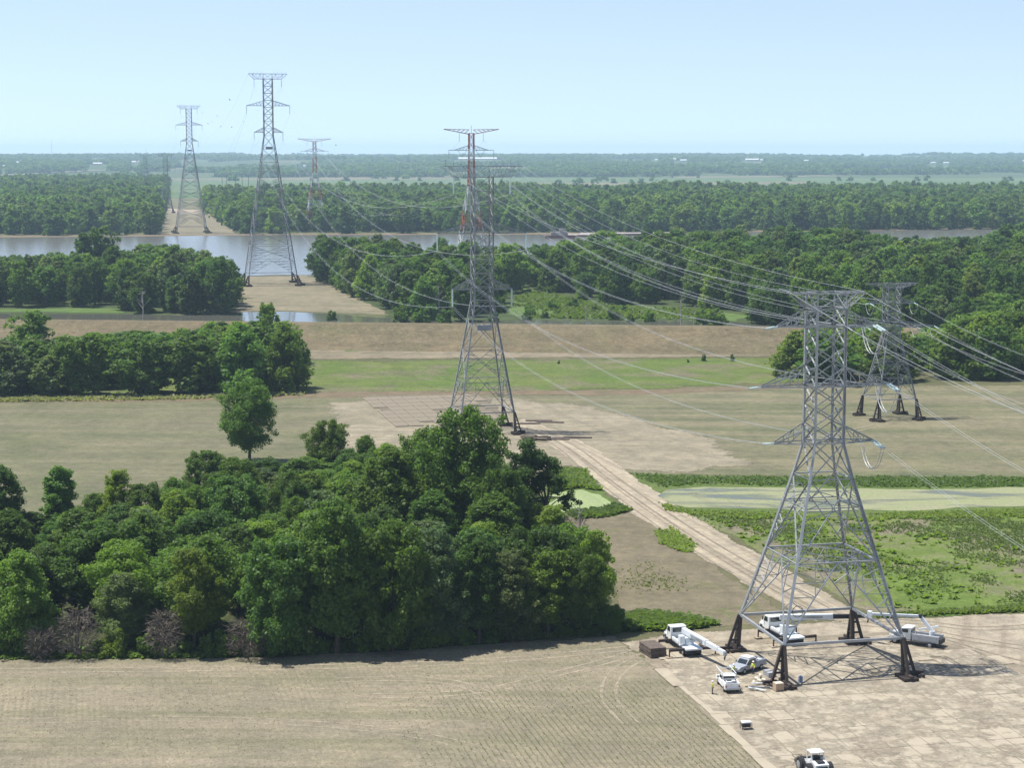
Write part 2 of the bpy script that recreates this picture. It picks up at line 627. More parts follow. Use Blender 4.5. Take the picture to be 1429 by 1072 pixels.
# the duckweed ponds on either side of the road
M_bank = ground('pond_bank', (0.10, 0.15, 0.035), (0.12, 0.16, 0.045), (0.14, 0.125, 0.075), big=0.08, mid=0.5, fine=2.4, edge=True, cc_at=(0.58, 0.7), patch_scale=0.15)
sheet('pond_bank', W([(868, 661), (1000, 664), (1200, 665), (1429, 666), (1800, 667), (1800, 710), (1429, 715), (1200, 720), (1000, 717), (940, 713), (900, 690)]), 0.03, M_bank, 2.5, 0.6, 1.0, 15)
sheet('pond_bank', W([(765, 656), (815, 656), (840, 684), (884, 712), (860, 722), (800, 724), (750, 700)]), 0.04, M_bank, 2, 0.6, 0.8, 16)
M_pond = water_material('pond_water', (0.05, 0.06, 0.05), 0.08, 1.2, 0.06, (0.265, 0.285, 0.15), (0.285, 0.285, 0.175), (0.35, 0.48))
POND = W([(918, 693), (930, 684), (985, 680), (1080, 681), (1180, 683), (1300, 684), (1429, 681), (1800, 679), (1800, 702), (1429, 707), (1300, 712), (1160, 714), (1040, 710), (960, 709)])
sheet('pond', POND, 0.06, M_pond, 3, 0.7, 0.5, 17)
M_pond2 = water_material('algae_pond_water', (0.05, 0.06, 0.05), 0.1, 1.2, 0.06, (0.27, 0.33, 0.15), (0.29, 0.34, 0.17), (0.1, 0.2))
sheet('algae_pond', W([(770, 690), (812, 684), (846, 697), (856, 704), (834, 712), (790, 716), (765, 706)]), 0.07, M_pond2, 2, 0.5, 0.4, 18)

# green strip, toe road and levee
M_green = ground('hay_meadow', (0.115, 0.168, 0.036), (0.155, 0.185, 0.052), (0.185, 0.165, 0.10), big=0.03, mid=0.25, fine=1.3,
                 streak=(0.06, 0.008, 0.12, 0.6, (0.10, 0.14, 0.035)), edge=0.5, cc_at=(0.49, 0.66), patch_scale=0.045, fine_amt=0.55)
sheet('hay_meadow', W([(-330, 516), (200, 508), (432, 502), (700, 500), (1000, 498), (1180, 497), (1180, 534), (900, 546), (700, 548), (430, 551), (200, 556), (-330, 560)]), 0.03, M_green, 5, 2.0, 9.0, 19)
M_toe = ground('toe_track', (0.27, 0.225, 0.155), (0.23, 0.19, 0.13), (0.15, 0.15, 0.07), big=0.03, mid=0.2, fine=1.3,
               streak=(0.1, 0.006, 0.15, 0.6, (0.19, 0.165, 0.10)), edge=0.4)
sheet('toe_track', W([(-330, 508), (432, 502), (700, 501), (1000, 499), (1250, 497), (1250, 484), (1000, 486), (700, 485), (432, 484), (-330, 490)]), 0.045, M_toe, 6, 1.2, 5.0, 20)
sheet('grass_verge', W([(480, 491), (560, 489), (640, 489), (720, 490), (860, 492), (860, 486), (700, 484), (560, 484), (480, 487)]), 0.06, M_verge, 5, 0.5, 1.2, 21)

M_levee = ground('levee_soil', (0.185, 0.147, 0.085), (0.158, 0.132, 0.077), (0.148, 0.138, 0.072), big=0.03, mid=0.25, fine=1.2,
                 streak=(0.1, 0.008, 0.12, 0.8, (0.215, 0.175, 0.11)), cc_at=(0.5, 0.68), patch_scale=0.05, bump=0.4, fine_amt=0.5)
lv = MB()
prof = [(-31, 0.0), (-24, 1.35), (-15, 3.4), (-6, 5.6), (-2.2, 6.8), (0, 7.0), (4, 7.0), (6, 6.7), (33, 0.0)]
NS = 150
lvs = []
rnd = random.Random(5)
for i in range(NS + 1):
    t = i / NS
    x = -520 + 1140 * t
    y0 = 684.5 - 0.103 * (x - 0)
    for k, (dy, z) in enumerate(prof):
        lvs.append((x, y0 + dy + rnd.uniform(-0.3, 0.3), z + (rnd.uniform(-0.08, 0.08) if 0 < z < 6.9 else 0)))
P_ = len(prof)
lfs = [(i * P_ + k, (i + 1) * P_ + k, (i + 1) * P_ + k + 1, i * P_ + k + 1) for i in range(NS) for k in range(P_ - 1)]
lv.add(lvs, lfs)
tag(lv.build('levee', M_levee), kind='structure')

# island beyond the levee: back channel, sandbar, meadow, river
M_isle = ground('island_floor', (0.06, 0.085, 0.028), (0.075, 0.10, 0.035), (0.045, 0.055, 0.022), big=0.02, mid=0.15, fine=0.8)
ISLE_L = W([(-500, 440), (0, 441), (200, 441), (322, 438), (326, 400), (322, 386), (100, 380), (-500, 372)])
ISLE_R = W([(540, 446), (640, 452), (900, 456), (1100, 458), (1900, 466), (1900, 352), (1429, 354), (1000, 362), (700, 388), (560, 388), (436, 384), (470, 402)])
sheet('island_ground', ISLE_L, 0.02, M_isle, 8, 2, 2, 22)
sheet('island_ground', ISLE_R, 0.02, M_isle, 8, 2, 2, 23)
M_river = water_material('river_water', (0.13, 0.125, 0.11), 0.16, 0.5, 0.12)
M_chan = water_material('channel_water', (0.10, 0.10, 0.08), 0.06, 0.8, 0.03)
sheet('back_channel', W([(-500, 437), (60, 438), (250, 440), (326, 436), (400, 435), (460, 438), (540, 444), (640, 449), (735, 447), (800, 446.5), (880, 448.5),
                         (960, 447), (1060, 452), (1300, 456), (1300, 458), (1000, 458.5), (600, 457), (200, 454), (-500, 453)]), 0.04, M_chan, 5, 0.8, 0.6, 24)
M_sand = ground('sandbar', (0.265, 0.228, 0.155), (0.225, 0.2, 0.132), (0.175, 0.17, 0.10), big=0.02, mid=0.12, fine=0.9,
                streak=(0.1, 0.01, 0.09, 0.6, (0.21, 0.18, 0.11)), edge=0.3, patch_scale=0.03)
sheet('cleared_bank', W([(318, 387), (380, 384), (430, 384), (455, 392), (490, 408), (520, 424), (545, 440), (460, 437), (400, 434), (326, 435), (322, 410)]), 0.06, M_sand, 6, 1.2, 3, 25)
M_mead = ground('island_meadow', (0.115, 0.18, 0.045), (0.10, 0.155, 0.04), (0.14, 0.155, 0.07), big=0.03, mid=0.15, fine=1.0, edge=0.3, patch_scale=0.05)
sheet('island_meadow', W([(700, 438), (715, 418), (730, 402), (770, 410), (800, 424), (860, 427), (930, 428), (1000, 434), (1060, 442), (1030, 449), (960, 445), (880, 446.5), (800, 444.5), (740, 445)]), 0.06, M_mead, 6, 1.2, 3, 26)
sheet('island_meadow', W([(-200, 430), (0, 431), (170, 430), (175, 437), (0, 436), (-200, 436)]), 0.06, M_mead, 6, 1.2, 3, 27)
RIVER = W([(-700, 330), (0, 330.5), (110, 329), (222, 328.5), (330, 327.5), (435, 327), (600, 327), (800, 326), (1000, 324), (1230, 320.5), (1429, 318), (2200, 315),
           (2200, 352), (1429, 356), (1000, 366), (700, 391), (560, 391), (436, 384), (380, 383.5), (322, 386.5), (100, 382), (-700, 374)])
sheet('river', RIVER, 0.05, M_river, 14, 2.0, 1.0, 28)
M_mud = ground('mud_shore', (0.20, 0.15, 0.09), (0.22, 0.17, 0.11), (0.12, 0.11, 0.05), big=0.02, mid=0.1, fine=0.6)
sheet('mud_shore', W([(-700, 331), (0, 331.5), (222, 329.5), (330, 328.5), (435, 328), (800, 327), (1230, 321.5), (1429, 319), (2200, 316),
                      (2200, 314), (1429, 317), (1230, 319.5), (800, 325), (435, 326), (330, 326.5), (222, 327.5), (0, 329), (-700, 329)]), 0.09, M_mud, 12, 1.5, 1, 29)
M_bank2 = ground('far_bank_floor', (0.055, 0.075, 0.025), (0.07, 0.09, 0.03), (0.045, 0.055, 0.02), big=0.01, mid=0.06, fine=0.4)
FARB = [(-1100, 1640), (-380, 1636), (-150, 1650), (200, 1650), (560, 1750), (1200, 1830), (1500, 2900), (600, 3000), (-100, 2900), (-700, 2900), (-1500, 2800)]
sheet('far_bank_ground', FARB, 0.03, M_bank2, 30, 5, 4, 30)
sheet('cleared_bank', W([(220, 328), (335, 327), (312, 310), (296, 300), (288, 292), (236, 292), (226, 302)]), 0.07, M_sand, 10, 2, 4, 31)
M_corr = ground('corridor_field', (0.17, 0.17, 0.09), (0.2, 0.18, 0.11), (0.12, 0.15, 0.06), big=0.01, mid=0.05, fine=0.4)
CORR = W([(234, 293), (290, 293), (286, 276), (280, 262), (236, 262), (234, 276)])
sheet('corridor_field', CORR, 0.06, M_corr, 12, 2, 4, 32)
M_rip = ground('gravel_stockpile_ground', (0.42, 0.36, 0.28), (0.36, 0.28, 0.2), big=0.02, mid=0.1, fine=0.5)
sheet('gravel_track', W([(226, 297), (275, 298), (280, 293), (236, 291)]), 0.1, M_rip, 12, 2, 3, 33)

# flood plain fields beyond the far forest
M_pl1 = ground('young_corn', (0.115, 0.175, 0.07), (0.10, 0.16, 0.062), (0.14, 0.165, 0.085), big=0.002, mid=0.01, fine=0.2, streak=(0.02, 0.0006, 0.006, 0.5, (0.19, 0.20, 0.12)), bump=0)
M_pl2 = ground('ploughed_plain', (0.24, 0.195, 0.135), (0.2, 0.18, 0.115), (0.15, 0.17, 0.09), big=0.002, mid=0.01, fine=0.2, bump=0)
sheet('plain_field', [(-1600, 2820), (-100, 2900), (900, 2960), (2400, 2900), (3600, 5500), (-3600, 5700)], 0.1, M_pl1, 80, 12, 5, 34)
sheet('plain_field', W([(-200, 250), (170, 250), (640, 247), (640, 249.5), (170, 252.5), (-200, 254)]), 0.3, M_pl2, 60, 8, 4, 35)
sheet('plain_field', W([(690, 256), (900, 254.5), (1140, 254), (1140, 256.5), (900, 258), (690, 260)]), 0.3, M_pl2, 60, 8, 4, 36)
sheet('plain_field', W([(900, 245.5), (1100, 242.5), (1180, 243.5), (1120, 246.5), (960, 248)]), 0.3, M_pl2, 60, 8, 4, 37)


# the bluffs on the horizon
def vnoise(x, y, seed=0):
    def h(i, j):
        n = (int(i) * 374761393 + int(j) * 668265263 + seed * 144665) & 0xffffffff
        n = ((n ^ (n >> 13)) * 1274126177) & 0xffffffff
        return (n & 0xffff) / 65535.0
    i, j = math.floor(x), math.floor(y)
    fx, fy = x - i, y - j
    fx, fy = fx * fx * (3 - 2 * fx), fy * fy * (3 - 2 * fy)
    a = h(i, j) + (h(i + 1, j) - h(i, j)) * fx
    b = h(i, j + 1) + (h(i + 1, j + 1) - h(i, j + 1)) * fx
    return a + (b - a) * fy


def hill_z(x, y):
    start = 5350 + 900 * max(0.0, min(1.0, (x - 300) / 1500)) + 250 * (vnoise(x / 700, 3.3, 2) - 0.5)
    t = max(0.0, min(1.0, (y - start) / 4600.0))
    t = t ** 0.8
    n = (vnoise(x / 900, y / 900, 1) - 0.5) * 20 + (vnoise(x / 350, y / 350, 4) - 0.5) * 9
    return t * 46 + n * min(1, t * 3)


hm = MB()
NX, NY = 150, 90
hv = []
for j in range(NY + 1):
    yy = 5250 + 9900 * (j / NY) ** 1.4
    for i in range(NX + 1):
        xx = -5200 + 10400 * i / NX
        hv.append((xx, yy, hill_z(xx, yy) + (-0.5 if j == 0 else 0.2)))
hm.add(hv, [(j * (NX + 1) + i, j * (NX + 1) + i + 1, (j + 1) * (NX + 1) + i + 1, (j + 1) * (NX + 1) + i) for j in range(NY) for i in range(NX)])
M_hill = ground('upland_fields', (0.07, 0.105, 0.04), (0.10, 0.125, 0.055), (0.19, 0.16, 0.10), big=0.0018, mid=0.004, fine=0.05, cc_at=(0.58, 0.62), patch_scale=0.0025, bump=0)
tag(hm.build('hills', M_hill, smooth=True), kind='structure')
M_gravel = ground('gravel_lane', (0.5, 0.45, 0.36), (0.45, 0.4, 0.33), big=0.01, mid=0.1, fine=0.5, bump=0)
lane = MB()
lp = []
for a in range(9):
    t = a / 8
    x, y = -1500 + 240 * t, 5500 + 700 * t ** 1.2
    lp.append((x, y))
for (x0, y0), (x1, y1) in zip(lp[:-1], lp[1:]):
    lane.quad((x0 - 14, y0, hill_z(x0, y0) + 3.0), (x0 + 14, y0, hill_z(x0, y0) + 3.0), (x1 + 14, y1, hill_z(x1, y1) + 3.0), (x1 - 14, y1, hill_z(x1, y1) + 3.0))
tag(lane.build('gravel_road', M_gravel), kind='structure')


def ribbon(name, pts, width, z, mat, seed=1):
    """a worn wheel track: a narrow band with ragged rims"""
    g = random.Random(seed)
    P = [Vector((*p, 0)) for p in pts]
    Q = []
    for i in range(len(P) - 1):
        p0, p1, p2, p3 = P[max(i - 1, 0)], P[i], P[i + 1], P[min(i + 2, len(P) - 1)]
        for k in range(10):
            t = k / 10
            Q.append(0.5 * ((2 * p1) + (p2 - p0) * t + (2 * p0 - 5 * p1 + 4 * p2 - p3) * t * t + (3 * p1 - p0 - 3 * p2 + p3) * t ** 3))
    Q.append(P[-1])
    vs, ed = [], []
    for i, q in enumerate(Q):
        d = (Q[min(i + 1, len(Q) - 1)] - Q[max(i - 1, 0)]).normalized()
        n = Vector((-d.y, d.x, 0))
        w = width * g.uniform(0.75, 1.25)
        for o, e in ((-w / 2, 0.0), (-w / 6, 0.8), (w / 6, 0.8), (w / 2, 0.0)):
            vs.append(tuple(q + n * o + Vector((0, 0, z))))
            ed.append(e)
    fs = [(i * 4 + k, i * 4 + k + 1, i * 4 + k + 5, i * 4 + k + 4) for i in range(len(Q) - 1) for k in range(3)]
    me = bpy.data.meshes.new(name)
    me.from_pydata(vs, [], fs)
    me.attributes.new('edge', 'FLOAT', 'POINT').data.foreach_set('value', ed)
    me.update()
    o = link(name, me, mat)
    o['kind'] = 'structure'
    return o


def track_pair(pts, z, mat, gauge=1.9, width=0.75, seed=1):
    for s in (-1, 1):
        off = []
        for i, p in enumerate(pts):
            a, b = Vector(pts[max(i - 1, 0)]), Vector(pts[min(i + 1, len(pts) - 1)])
            d = (b - a).normalized()
            off.append((p[0] - d.y * gauge / 2 * s, p[1] + d.x * gauge / 2 * s))
        ribbon('wheel_track', off, width, z, mat, seed + s)


M_TRK = ground('pale_wheel_track', (0.335, 0.287, 0.21), (0.315, 0.268, 0.194), (0.27, 0.232, 0.165), big=0.1, mid=0.5, fine=2.5, edge=0.7)
M_TRKD = ground('dark_wheel_track', (0.265, 0.222, 0.16), (0.24, 0.2, 0.145), (0.3, 0.255, 0.19), big=0.1, mid=0.5, fine=2.5, edge=0.7)
track_pair(W([(905, 905), (840, 925), (760, 945), (690, 962), (610, 970), (520, 972)]), 0.035, M_TRK, seed=1)
track_pair(W([(900, 915), (860, 940), (850, 975), (880, 1010)]), 0.036, M_TRK, seed=3)
track_pair(W([(880, 905), (780, 915), (650, 925), (500, 930), (300, 934), (100, 936), (-60, 937)]), 0.037, M_TRK, 2.0, 0.9, seed=5)
track_pair(W([(700, 980), (640, 955), (560, 948), (470, 950)]), 0.038, M_TRK, seed=7)
track_pair(W([(-60, 1010), (200, 1004), (420, 1010), (600, 1030), (760, 1075)]), 0.039, M_TRK, 2.0, 0.5, seed=9)
track_pair(W([(1429, 905), (1350, 893), (1280, 880), (1210, 872), (1150, 866)]), 0.058, M_TRKD, 2.0, 0.8, seed=11)
track_pair(W([(1460, 935), (1380, 915), (1330, 900), (1250, 877), (1200, 862)]), 0.059, M_TRKD, 2.0, 0.8, seed=13)
track_pair(W([(1440, 875), (1360, 878), (1290, 870), (1220, 866)]), 0.061, M_TRKD, 2.0, 0.7, seed=15)
track_pair(W([(740, 596), (800, 626), (850, 664), (900, 700), (985, 756), (1080, 812), (1180, 868)]), 0.07, M_TRKD, 2.2, 0.8, seed=17)
track_pair(W([(728, 598), (780, 622), (830, 664), (880, 702), (960, 758), (1055, 816), (1150, 868)]), 0.072, M_TRKD, 2.2, 0.6, seed=19)
track_pair(W([(760, 600), (860, 604), (980, 612), (1100, 618), (1240, 590)]), 0.05, M_TRK, 2.4, 0.9, seed=21)
track_pair(W([(-40, 575), (150, 572), (320, 570), (470, 566)]), 0.05, M_TRK, 2.4, 0.8, seed=23)

# ------------------------------------------------------------------ trees
LEAF = {
    'dark': leaf_material('leaf_dark', (0.084, 0.148, 0.031)),
    'mid': leaf_material('leaf_mid', (0.110, 0.188, 0.033)),
    'light': leaf_material('leaf_light', (0.148, 0.222, 0.036)),
    'blue': leaf_material('leaf_silver', (0.118, 0.168, 0.068)),
}
BARK = paint('bark', (0.085, 0.07, 0.055), 0.9, var=0.3, scale=2.0, spec=0.1)
TWIG = paint('dead_twig', (0.145, 0.122, 0.10), 0.9, var=0.3, scale=1.0, spec=0.1)


def profile(style, t):
    """crown radius (0..1) at height fraction t of the crown"""
    if style == 'round':
        return math.sin(math.pi * (0.12 + 0.80 * t)) ** 0.6
    if style == 'tall':
        return (math.sin(math.pi * (0.10 + 0.82 * t)) ** 0.8) * (1.0 - 0.25 * t)
    if style == 'column':
        return 0.75 * math.sin(math.pi * (0.2 + 0.7 * t)) ** 0.5
    if style == 'dome':
        return (1 - t ** 2.2) ** 0.55
    if style == 'cone':
        return 1.0 - 0.8 * t
    return 1.0


def crown_clumps(rng, H, R, base, style, k):
    """leaf clumps along an uneven crown: limbs reach out by different amounts round the tree"""
    out = []
    ph = [rng.uniform(0, 6.28) for _ in range(6)]

    def lobe(a, t):
        return 1 + 0.20 * math.sin(2 * a + ph[0] + 3 * t) + 0.16 * math.sin(3 * a + ph[1] - 5 * t) + 0.14 * math.sin(7 * t + ph[2] + a)
    for i in range(k):
        t = (i + rng.random()) / k
        a = rng.uniform(0, 2 * math.pi)
        r = R * profile(style, t) * lobe(a, t)
        cr = R * rng.uniform(0.09, 0.25) * (0.8 + 0.35 * (1 - t)) * (1.0 if k > 60 else 1.3)
        rad = max(0.0, r - cr * 0.5) * math.sqrt(rng.uniform(0.12, 1.0))
        z = base + (H - base - cr * 0.5) * t + rng.uniform(-0.4, 0.4) * cr
        out.append((rad * math.cos(a), rad * math.sin(a), min(z, H - 0.4 * cr), cr))
    for i in range(max(3, k // 8)):          # sprays standing out of the outline
        a = rng.uniform(0, 6.28)
        t = rng.uniform(0.12, 0.97)
        rr = R * profile(style, t) * lobe(a, t) * rng.uniform(0.92, 1.1)
        out.append((rr * math.cos(a), rr * math.sin(a), base + (H - base) * t * 1.03, R * rng.uniform(0.07, 0.14)))
    return out


def leaves(seed, clumps, n, size, droop=0.0):
    g = np.random.default_rng(seed)
    C = np.array(clumps)
    w = C[:, 3] ** 2
    idx = g.choice(len(C), n, p=w / w.sum())
    d = g.normal(size=(n, 3))
    d[:, 2] += 0.2
    d /= np.linalg.norm(d, axis=1)[:, None] + 1e-9
    rad = C[idx, 3] * (0.30 + 0.85 * g.random(n) ** 0.7)
    # each clump leans its own way and is drawn out along its spray
    ax = g.normal(size=(len(C), 3)) * np.array([1, 1, 0.45])
    ax /= np.linalg.norm(ax, axis=1)[:, None]
    off = d * rad[:, None] * np.array([1, 1, 0.95])
    along = (off * ax[idx]).sum(1)
    off += ax[idx] * (along * 0.45)[:, None]
    pos = C[idx, :3] + off
    pos[:, 2] -= droop * rad * g.random(n)
    pos[:, 2] = np.maximum(pos[:, 2], 0.15)
    nrm = d * 0.45 + g.normal(size=(n, 3)) * 0.5 + np.array([-0.12, 0, 0.38])
    nrm /= np.linalg.norm(nrm, axis=1)[:, None] + 1e-9
    t0 = np.cross(nrm, g.normal(size=(n, 3)))
    t0 /= np.linalg.norm(t0, axis=1)[:, None] + 1e-9
    t1 = np.cross(nrm, t0)
    s = size * g.uniform(0.5, 1.4, n)
    a = t0 * (s * 0.62)[:, None]
    b = t1 * (s * 0.42)[:, None]
    fold = nrm * (s * 0.12)[:, None]
    V = np.stack([pos - a, pos - b + fold, pos + a, pos + b + fold], axis=1).reshape(-1, 3)
    F = np.arange(4 * n).reshape(-1, 4)
    return V, F


def trunk_builder(rng, H, base, clumps, r0, nlimb=6, lean=0.0, top=0.72, sides=7):
    m = MB()
    lx, ly = rng.uniform(-1, 1) * lean * H, rng.uniform(-1, 1) * lean * H
    pts = []
    rs = []
    for i in range(7):
        t = i / 6
        pts.append((lx * t + rng.uniform(-0.15, 0.15) * (i > 0), ly * t + rng.uniform(-0.15, 0.15) * (i > 0), -0.3 * (i == 0) + H * top * t))
        rs.append(r0 * (1.25 if i == 0 else 1 - 0.78 * t))
    m.tube(pts, rs, sides)
    cl = sorted(clumps, key=lambda c: -c[3])[:nlimb]
    for c in cl:
        z0 = max(base * 0.7, min(c[2] * 0.72, H * top * 0.9))
        t = z0 / (H * top)
        p0 = Vector((lx * t, ly * t, z0))
        p1 = Vector(c[:3])
        mid = p0.lerp(p1, 0.5) + Vector((0, 0, 0.4))
        ra = r0 * (1 - 0.78 * t) * 0.6
        m.tube([p0, mid, p1], [ra, ra * 0.6, ra * 0.25], 5)
    return m


class Proto:
    pass


def make_proto(seed, H, R, style, base, k, n, size, leaf, r0, lod, open_=False, droop=0.0, nlimb=6):
    rng = random.Random(seed)
    p = Proto()
    p.H, p.R, p.lod = H, R, lod
    cl = crown_clumps(rng, H, R, base, style, k)
    V, F = leaves(seed, cl, n, size, droop)
    p.crown = np_mesh('crown', V, F, LEAF[leaf])
    tb = trunk_builder(rng, H, max(base, 1.0), cl, r0, nlimb, 0.02, 0.72, 7 if lod == 0 else 5)
    p.trunk = tb.mesh('trunk')
    p.trunk.materials.append(BARK)
    p.first = None
    p.leaf = leaf
    return p


P_NEAR = [
    make_proto(1, 16, 5.2, 'round', 3.6, 190, 29000, 0.31, 'mid', 0.32, 0),
    make_proto(2, 17, 4.6, 'tall', 3.2, 190, 28000, 0.31, 'dark', 0.30, 0),
    make_proto(3, 14, 4.6, 'dome', 1.2, 170, 26000, 0.31, 'light', 0.26, 0),
    make_proto(4, 15, 4.4, 'tall', 1.5, 190, 27000, 0.29, 'blue', 0.26, 0, droop=0.3),
    make_proto(5, 13, 4.8, 'round', 1.2, 170, 26000, 0.32, 'dark', 0.28, 0),
    make_proto(6, 15, 3.4, 'column', 1.5, 150, 21000, 0.31, 'mid', 0.24, 0),
    make_proto(7, 14, 5.4, 'dome', 1.0, 190, 30000, 0.32, 'mid', 0.3, 0),
    make_proto(8, 16, 4.4, 'tall', 3.8, 130, 17000, 0.32, 'light', 0.28, 0),
]
P_MID = [
    make_proto(21, 18, 6.0, 'round', 2.0, 130, 7600, 0.66, 'mid', 0.35, 1, nlimb=4),
    make_proto(22, 19, 5.2, 'tall', 2.0, 130, 7600, 0.64, 'dark', 0.35, 1, nlimb=4),
    make_proto(23, 17, 5.6, 'dome', 1.0, 120, 7200, 0.64, 'light', 0.3, 1, nlimb=4),
    make_proto(24, 18, 5.4, 'tall', 1.5, 120, 7200, 0.62, 'blue', 0.3, 1, nlimb=4, droop=0.3),
    make_proto(25, 17, 5.8, 'round', 1.0, 130, 7600, 0.64, 'dark', 0.3, 1, nlimb=4),
    make_proto(26, 16, 6.2, 'dome', 0.8, 130, 7600, 0.66, 'mid', 0.3, 1, nlimb=4),
]
P_FAR = [
    make_proto(41, 23, 8.0, 'round', 2.0, 50, 1500, 1.8, 'mid', 0.5, 2, nlimb=3),
    make_proto(42, 24, 7.5, 'dome', 0.5, 50, 1500, 1.8, 'dark', 0.5, 2, nlimb=3),
    make_proto(43, 22, 8.5, 'dome', 0.5, 50, 1500, 1.8, 'light', 0.5, 2, nlimb=3),
    make_proto(44, 24, 7.0, 'tall', 1.0, 50, 1400, 1.7, 'mid', 0.5, 2, nlimb=3),
]
P_HILL = [
    make_proto(61, 16, 10, 'dome', 0.0, 12, 170, 4.6, 'dark', 0.5, 3, nlimb=2),
    make_proto(62, 15, 11, 'dome', 0.0, 12, 170, 4.8, 'mid', 0.5, 3, nlimb=2),
]


def plant(p, x, y, label, group, h=None, w=None, rz=None, z=0.0, name='broadleaf_tree', cat='tree'):
    """one tree: an empty at the foot of the trunk with trunk and crown as its parts"""
    h = h or p.H
    sz = h / p.H
    sw = (w / (2 * p.R)) if w else sz * random.uniform(0.92, 1.12)
    t = empty(name, (x, y, z), random.uniform(0, 6.28) if rz is None else rz)
    t.scale = (sw, sw, sz)
    c = link('crown', p.crown, None, t)
    link('trunk', p.trunk, None, t)
    if p.first is None:
        p.first = c
    tag(t, label, cat, group)
    return t


def skyline(table, x):
    for (x0, y0), (x1, y1) in zip(table[:-1], table[1:]):
        if x0 <= x <= x1:
            return y0 + (y1 - y0) * (x - x0) / (x1 - x0)
    return table[0][1] if x < table[0][0] else table[-1][1]


def px_of(x, y, z):
    f = y * math.cos(TILT) - (z - CAM_H) * math.sin(TILT)
    u = y * math.sin(TILT) + (z - CAM_H) * math.cos(TILT)
    return 714.5 + LENS_PX * x / f, 536.0 - LENS_PX * u / f


def fill(poly, spacing, seed, count=None):
    rng = random.Random(seed)
    xs = [p[0] for p in poly]
    ys = [p[1] for p in poly]
    pts = []
    tries = 0
    A = (max(xs) - min(xs)) * (max(ys) - min(ys))
    grid = {}
    while tries < A / spacing ** 2 * 14:
        tries += 1
        x, y = rng.uniform(min(xs), max(xs)), rng.uniform(min(ys), max(ys))
        if not inside(x, y, poly):
            continue
        gi, gj = int(x // spacing), int(y // spacing)
        ok = True
        for a in (-1, 0, 1):
            for b in (-1, 0, 1):
                for q in grid.get((gi + a, gj + b), ()):
                    if (q[0] - x) ** 2 + (q[1] - y) ** 2 < spacing ** 2:
                        ok = False
        if ok:
            grid.setdefault((gi, gj), []).append((x, y))
            pts.append((x, y))
    return pts


KIND = {'dark': 'dark green', 'mid': 'mid green', 'light': 'bright yellow-green', 'blue': 'grey-green'}

def size_word(h, a, b):
    return 'tall ' if h > a else ('low ' if h < b else '')


